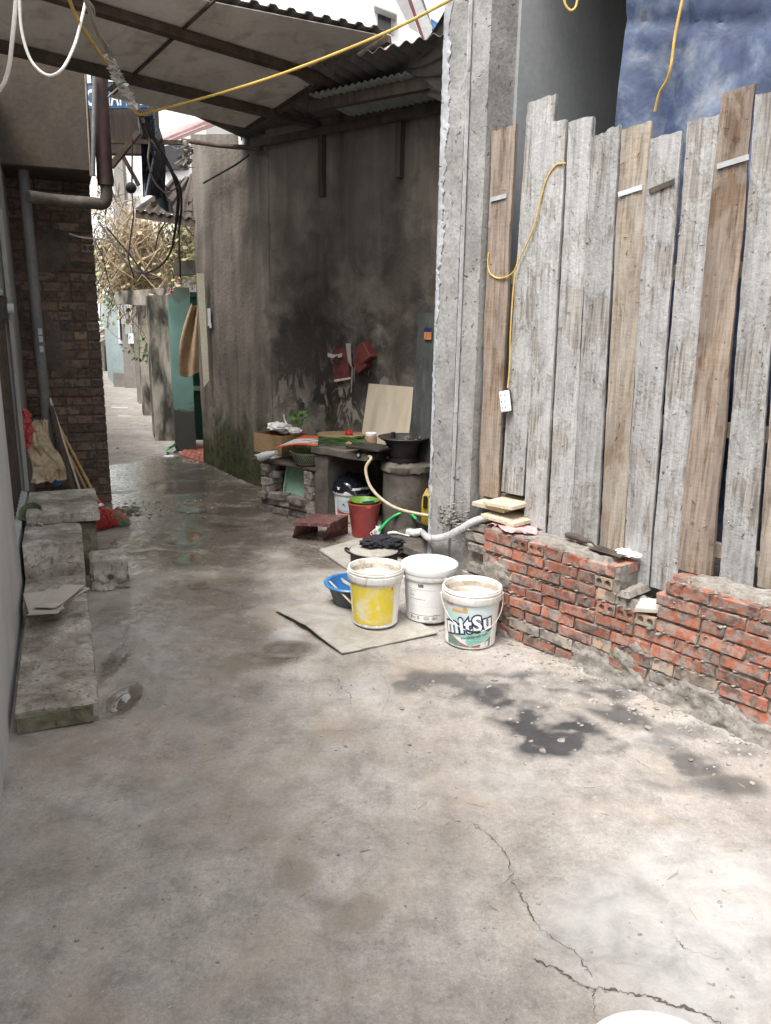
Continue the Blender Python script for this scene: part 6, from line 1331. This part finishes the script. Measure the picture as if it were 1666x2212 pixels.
def bp2(a, b):
    u = 330+a*38+b*10; v = 405+b*34+a*22; return Yd(u, v, 8.5)+Vector((0, -.05*math.sin(a*9), .03*math.sin(b*9+a*4)))
MB().slab(bp2, 20, 14, .004).obj('grey_plastic', M['blue_grey'], None, True, 'grey torn plastic flap on the rusty canopy edge', 'plastic sheet')
MB().bar(Yd(225, 305, 8.2), Yd(400, 308, 8.5), .04, .04).obj('sign_bar', M['rust'], None, False, 'horizontal rusty bar under the blue sign', 'bar')
MB().bar(Yd(240, 360, 8.2), Yd(300, 285, 8.2), .05, .05).obj('sign_strut', M['rust'], None, False, 'slanted strut rising to the blue sign', 'strut')
MB().bar(Yd(262, 330, 8.3), Yd(300, 400, 8.3), .035, .035).obj('lamp_strut', M['steel_dark'], None, False, 'dark slanted bracket above the hanging lamp', 'bracket')
MB().box(Yd(255, 282, 9.3), (.9, .1, .50), None, .01).obj('sign_backing', M['wood_dark'], None, False, 'dark timber hoarding below the blue sign', 'hoarding')
t = thing('hanging_lamp', 'round black lamp hanging on a wire by the alley', 'lamp', Yd(288, 410, 8)); MB().blob(Yd(283, 406, 8.0), .052, 3, .05, 2).obj('lamp_globe', M['cable_black'], t, True); MB().tube([Yd(286, 300, 8), Yd(285, 398, 8)], .008, 6).obj('lamp_cord', M['cable_black'], t); MB().tube([Yd(285, 410, 8), Yd(289, 470, 8)], .006, 6).obj('lamp_tail', M['cable_black'], t)

# ------------------------------------------------------------ cables
def cable(name, label, pts, rad, m, cat='cable', n=8): return MB().tube(curve(pts, 10), rad, n).obj(name, M[m], None, True, label, cat)
J = Yd(302, 248, 5.7)
cable('yellow_cable', 'taut yellow cable crossing from the column top to the cable bundle', [Yd(1010, -22, 4.45), Yd(968, 2, 4.55), Yd(830, 72, 4.8), Yd(640, 148, 5.1), Yd(480, 200, 5.4), J], .0085, 'cable_yellow')
cable('yellow_cable', 'yellow cable going up the bundle towards the left roof', [J, Yd(285, 232, 5.6), Yd(255, 175, 5.3), Yd(225, 128, 5.0), Yd(185, 70, 4.6), Yd(160, 25, 4.3), Yd(140, -30, 4.0)], .0095, 'cable_yellow')
cable('grey_cable', 'thickest dusty grey cable in the bundle below the roof', [Yd(310, 262, 5.8), Yd(290, 218, 5.6), Yd(262, 165, 5.3), Yd(232, 110, 5.0), Yd(205, 55, 4.6), Yd(180, -20, 4.2)], .013, 'cable_grey')
cable('grey_cable', 'thin tangled grey cable twisting beside the yellow one', [Yd(250, 150, 5.25), Yd(238, 108, 5.0), Yd(222, 85, 4.8), Yd(205, 50, 4.6), Yd(200, 15, 4.4), Yd(165, -20, 4.2)], .007, 'cable_grey')
cable('white_cable', 'white cable hanging in a deep loop at the upper left', [Yd(42, -15, 4.2), Yd(46, 60, 4.2), Yd(62, 120, 4.2), Yd(85, 152, 4.2), Yd(110, 163, 4.2), Yd(135, 148, 4.2), Yd(158, 105, 4.3), Yd(172, 60, 4.4), Yd(188, -10, 4.5)], .0075, 'cable_white')
cable('white_cable', 'white cable curving down at the left picture edge', [Yd(36, -15, 3.4), Yd(33, 20, 3.4), Yd(27, 80, 3.4), Yd(20, 140, 3.4), Yd(8, 180, 3.4), Yd(-12, 205, 3.4)], .0085, 'cable_white')
cable('bundle_cable', 'bundle of dark cables hanging down the alley below the knot', [J, Yd(320, 275, 6.2), Yd(350, 330, 7.0), Yd(372, 372, 7.8), Yd(385, 420, 8.4), Yd(382, 480, 8.6)], .017, 'cable_black')
cable('bundle_cable', 'thick black cable swinging down past the dry vines', [Yd(384, 440, 8.6), Yd(378, 500, 8.8), Yd(368, 545, 9.0), Yd(345, 575, 9.4), Yd(310, 590, 9.9), Yd(280, 575, 10.4), Yd(248, 530, 11), Yd(215, 480, 11.5)], .013, 'cable_black')
cable('black_cable', 'thin black cable drooping across the dry vines', [Yd(230, 490, 9), Yd(255, 520, 9), Yd(282, 552, 9), Yd(318, 598, 9), Yd(345, 600, 9)], .010, 'cable_black')
cable('black_cable', 'black cable sagging on the old wall below the steel pipe', [Yd(440, 395, 8.6), Yd(475, 375, 8.2), Yd(510, 355, 7.9), Yd(537, 335, 7.6)], .010, 'cable_black')
cable('black_cable', 'wire dropping from the bundle knot beside the black plastic', [Yd(300, 250, 6.2), Yd(322, 300, 6.4), Yd(320, 345, 6.4), Yd(332, 390, 6.6), Yd(360, 420, 7)], .007, 'cable_grey')
cable('black_cable', 'vertical black wire in front of the green gate', [Yd(386, 470, 8.8), Yd(388, 540, 8.8), Yd(390, 612, 8.9)], .010, 'cable_black')
cable('black_cable', 'near-vertical thin wire in front of the utility pole', [Yd(288, 470, 9), Yd(280, 530, 9), Yd(278, 560, 9), Yd(290, 600, 9.2)], .008, 'cable_black')
cable('black_cable', 'thin wire along the brick pier edge to the vines', [Yd(150, 505, 6.8), Yd(175, 512, 6.8), Yd(210, 516, 7), Yd(222, 515, 7.2)], .006, 'cable_white')
cable('black_cable', 'loose thin wire bending beside the pier edge', [Yd(205, 520, 9), Yd(222, 555, 9), Yd(230, 590, 9), Yd(236, 612, 9)], .006, 'cable_black')
cable('bundle_cable', 'second dark cable twisting down beside the black bundle', [J, Yd(312, 285, 6.2), Yd(338, 325, 7.0), Yd(366, 362, 7.7), Yd(388, 400, 8.2), Yd(392, 450, 8.5), Yd(386, 500, 8.7)], .012, 'cable_black')
cable('bundle_cable', 'thin dark cable strand hanging loose left of the bundle', [Yd(306, 262, 6.0), Yd(330, 330, 6.8), Yd(345, 380, 7.4), Yd(370, 412, 7.9), Yd(398, 385, 8.2)], .007, 'cable_black')
cable('black_cable', 'black cable arching over the pale cornice', [Yd(440, 470, 9), Yd(410, 455, 9.2), Yd(370, 468, 9.4), Yd(345, 500, 9.6), Yd(335, 540, 9.8)], .008, 'cable_black')
cable('yellow_loop', 'small yellow cable loop hanging at the top right', [Yd(1217, -12, 4.0), Yd(1222, 10, 4.0), Yd(1233, 22, 4.0), Yd(1244, 14, 4.0), Yd(1249, -12, 4.0)], .0055, 'cable_yellow')
cable('yellow_drop', 'yellow cable hanging in front of the blue tarpaulin', [Wv(1478, -15, .34), Wv(1470, 20, .34), Wv(1458, 80, .34), Wv(1450, 140, .34), Wv(1440, 175, .36), Wv(1425, 200, .38), Wv(1415, 240, .4)], .0065, 'cable_yellow')
def shreds(name, label, pts, wid, seed, m='film_white', n=12):
    rr = random.Random(seed); mb = MB(); P = curve(pts, 6); L_ = len(P)
    for i in range(n):
        a = rr.randrange(0, max(1, L_-4)); ln_ = rr.randrange(4, 10); path = [p+Vector((rr.gauss(0, wid), rr.gauss(0, wid), rr.gauss(0, wid*.5))) for p in P[a:a+ln_]]
        if len(path) < 2: continue
        w = rr.uniform(.006, .02); vs = []
        for k, p in enumerate(path): s_ = Vector((rr.uniform(.5, 1), rr.gauss(0, .5), rr.gauss(0, .4))).normalized()*w*(1 if k < len(path)-1 else .3); vs += [p-s_, p+s_]
        mb.add(vs, [(2*k, 2*k+1, 2*k+3, 2*k+2) for k in range(len(path)-1)])
    return mb.obj(name, M[m], None, True, label, 'plastic shreds')
shreds('plastic_tie', 'white plastic shreds knotted round the cable bundle', [Yd(228, 122, 5.0), Yd(243, 145, 5.1), Yd(255, 172, 5.2), Yd(270, 198, 5.35), Yd(292, 235, 5.5)], .016, 3, 'film_white', 46)
shreds('plastic_strip', 'torn white film strip hanging from the awning edge', [Yd(478, -5, 6), Yd(466, 20, 6), Yd(462, 50, 6), Yd(466, 85, 6)], .03, 5, 'film_white', 22)
shreds('plastic_scrap', 'pale plastic shreds caught on the steel pipe by the pink eave', [Yd(400, 305, 8.4), Yd(402, 330, 8.4), Yd(395, 365, 8.4)], .04, 8, 'cable_grey', 18)
shreds('pink_scrap', 'pink plastic scrap dangling on the vertical black wire', [Yd(390, 598, 8.85), Yd(380, 618, 8.85), Yd(370, 628, 8.85), Yd(362, 636, 8.85)], .02, 9, 'pink_cloth', 10)

# ------------------------------------------------------------ dry vines and greenery
def vine(name, label, n, ctr, sp, seed, mdry, leafm, nl, y0, y1, base):
    rr = random.Random(seed); root = Yd(base[0], base[1], (y0+y1)/2); t = thing(name, label, 'vine', root)
    mb = MB(); P = []
    for i in range(n):
        u, v = rr.gauss(ctr[0], sp[0]), rr.gauss(ctr[1], sp[1]); y = rr.uniform(y0, y1); dx = rr.gauss(0, 22); dv = rr.uniform(25, 90)
        pts = [Yd(u-dx*.6, v-dv*.5, y), Yd(u+rr.gauss(0, 8), v+rr.gauss(0, 8), y), Yd(u+dx, v+dv*.5, y)]; mb.tube(curve(pts, 4), rr.uniform(.004, .009), 3, False); P += pts[1:]
    o = mb.obj('stems', M[mdry], t); o['kind'] = 'stuff'
    mb = MB()
    for i in range(nl):
        p = rr.choice(P)+Vector((rr.gauss(0, .07), rr.gauss(0, .07), rr.gauss(0, .07))); d = Vector((rr.gauss(0, 1), rr.gauss(0, 1), rr.gauss(0, 1))).normalized()*rr.uniform(.025, .05); s_ = d.orthogonal()*rr.uniform(.4, .7); mb.add([p-d, p+s_, p+d, p-s_], [(0, 1, 2, 3)])
    o = mb.obj('leaves', M[leafm], t); o['kind'] = 'stuff'
vine('dry_vine', 'dry straw-coloured vine mass tumbling over the garden wall', 900, (300, 560), (34, 40), 1, 'vine_dry', 'leaf_pale', 900, 11.2, 12.6, (310, 640))
vine('bare_vine', 'sparse bare creepers on the left of the alley gap', 90, (232, 520), (18, 70), 2, 'vine_dark', 'leaf_pale', 120, 12.5, 14, (230, 620))
vine('yellow_creeper', 'pale yellow leafy creeper above the gate lintel', 60, (400, 525), (26, 40), 3, 'vine_dark', 'leaf_pale', 520, 10.9, 11.6, (400, 580))
vine('green_bush', 'light green bush above the gate lintel', 50, (388, 545), (18, 18), 4, 'vine_dark', 'leaf_green', 900, 12.2, 13.0, (390, 580))
vine('left_bush', 'greyish green bush at the far left of the gap', 50, (232, 575), (14, 30), 5, 'vine_dark', 'leaf_green', 700, 15, 16.5, (235, 640))
vine('wall_fern', 'small green fern growing out of the garden pillar', 14, (322, 745), (5, 5), 6, 'leaf_green', 'leaf_green', 60, 11.9, 12.1, (322, 750))
mb = MB(); rr_ = random.Random(12)
for i in range(55):
    p = G(rr_.uniform(250, 1640), rr_.triangular(1400, 2200, 1500)); a = rr_.uniform(0, 3.14); ln_ = rr_.uniform(.006, .028); d = Vector((math.cos(a), math.sin(a), 0))*ln_; p.z = gz(p.x, p.y)+.003; mb.bar(p-d, p+d+Vector((0, 0, rr_.uniform(0, .004))), rr_.uniform(.001, .003), .0012)
mb.obj('wood_splinters', M['sack'], None, False, 'small wood splinters strewn over the concrete ground', 'splinters', None, 'stuff')
# small litter in the alley
MB().slab(lambda a, b: G(358+a*22, 970-a*14+b*6, .03+.14*a*(1-b)+.02*b), 6, 6, .004).obj('green_dustpan', M['green_hose'], None, False, 'bright green plastic scrap lying at the mouldy wall foot', 'scrap')
for i, (u, v, w, lab) in enumerate([(258, 880, .3, 'white paper strip lying in the sunlit alley'), (268, 899, .22, 'pale flattened packet lying nearer than the paper strip'), (365, 985, .12, 'white scrap near the red tiled threshold')]): 
    p = G(u, v, .006); MB().box(p, (w, .09, .006), rotz(.1*i), .001).obj('paper_scrap', M['sign_white'], None, False, lab, 'paper')
cable('alley_cable', 'orange wire stretched from the utility pole', [Yd(294, 678, 17), Yd(308, 684, 16), Yd(322, 692, 15)], .02, 'cable_yellow')
mb = MB()
for i in range(30): mb.tube(curve([Yd(284+random.gauss(0, 8), 640+random.uniform(0, 20), 18), Yd(290+random.gauss(0, 9), 670, 18), Yd(296+random.gauss(0, 6), 690+random.gauss(0, 14), 18)], 4), .012, 4, False)
mb.obj('wire_tangle', M['cable_white'], None, False, 'tangle of service wires on the utility pole', 'wires', None, 'stuff')
blue = MB().tube(curve([Yd(297, 800, 19), Yd(303, 815, 19), Yd(309, 805, 19), Yd(306, 822, 19), Yd(298, 828, 19)], 5), .06, 8).obj('blue_coil', M['blue_plastic'], None, True, 'blue plastic coil at the foot of the utility pole', 'coil')
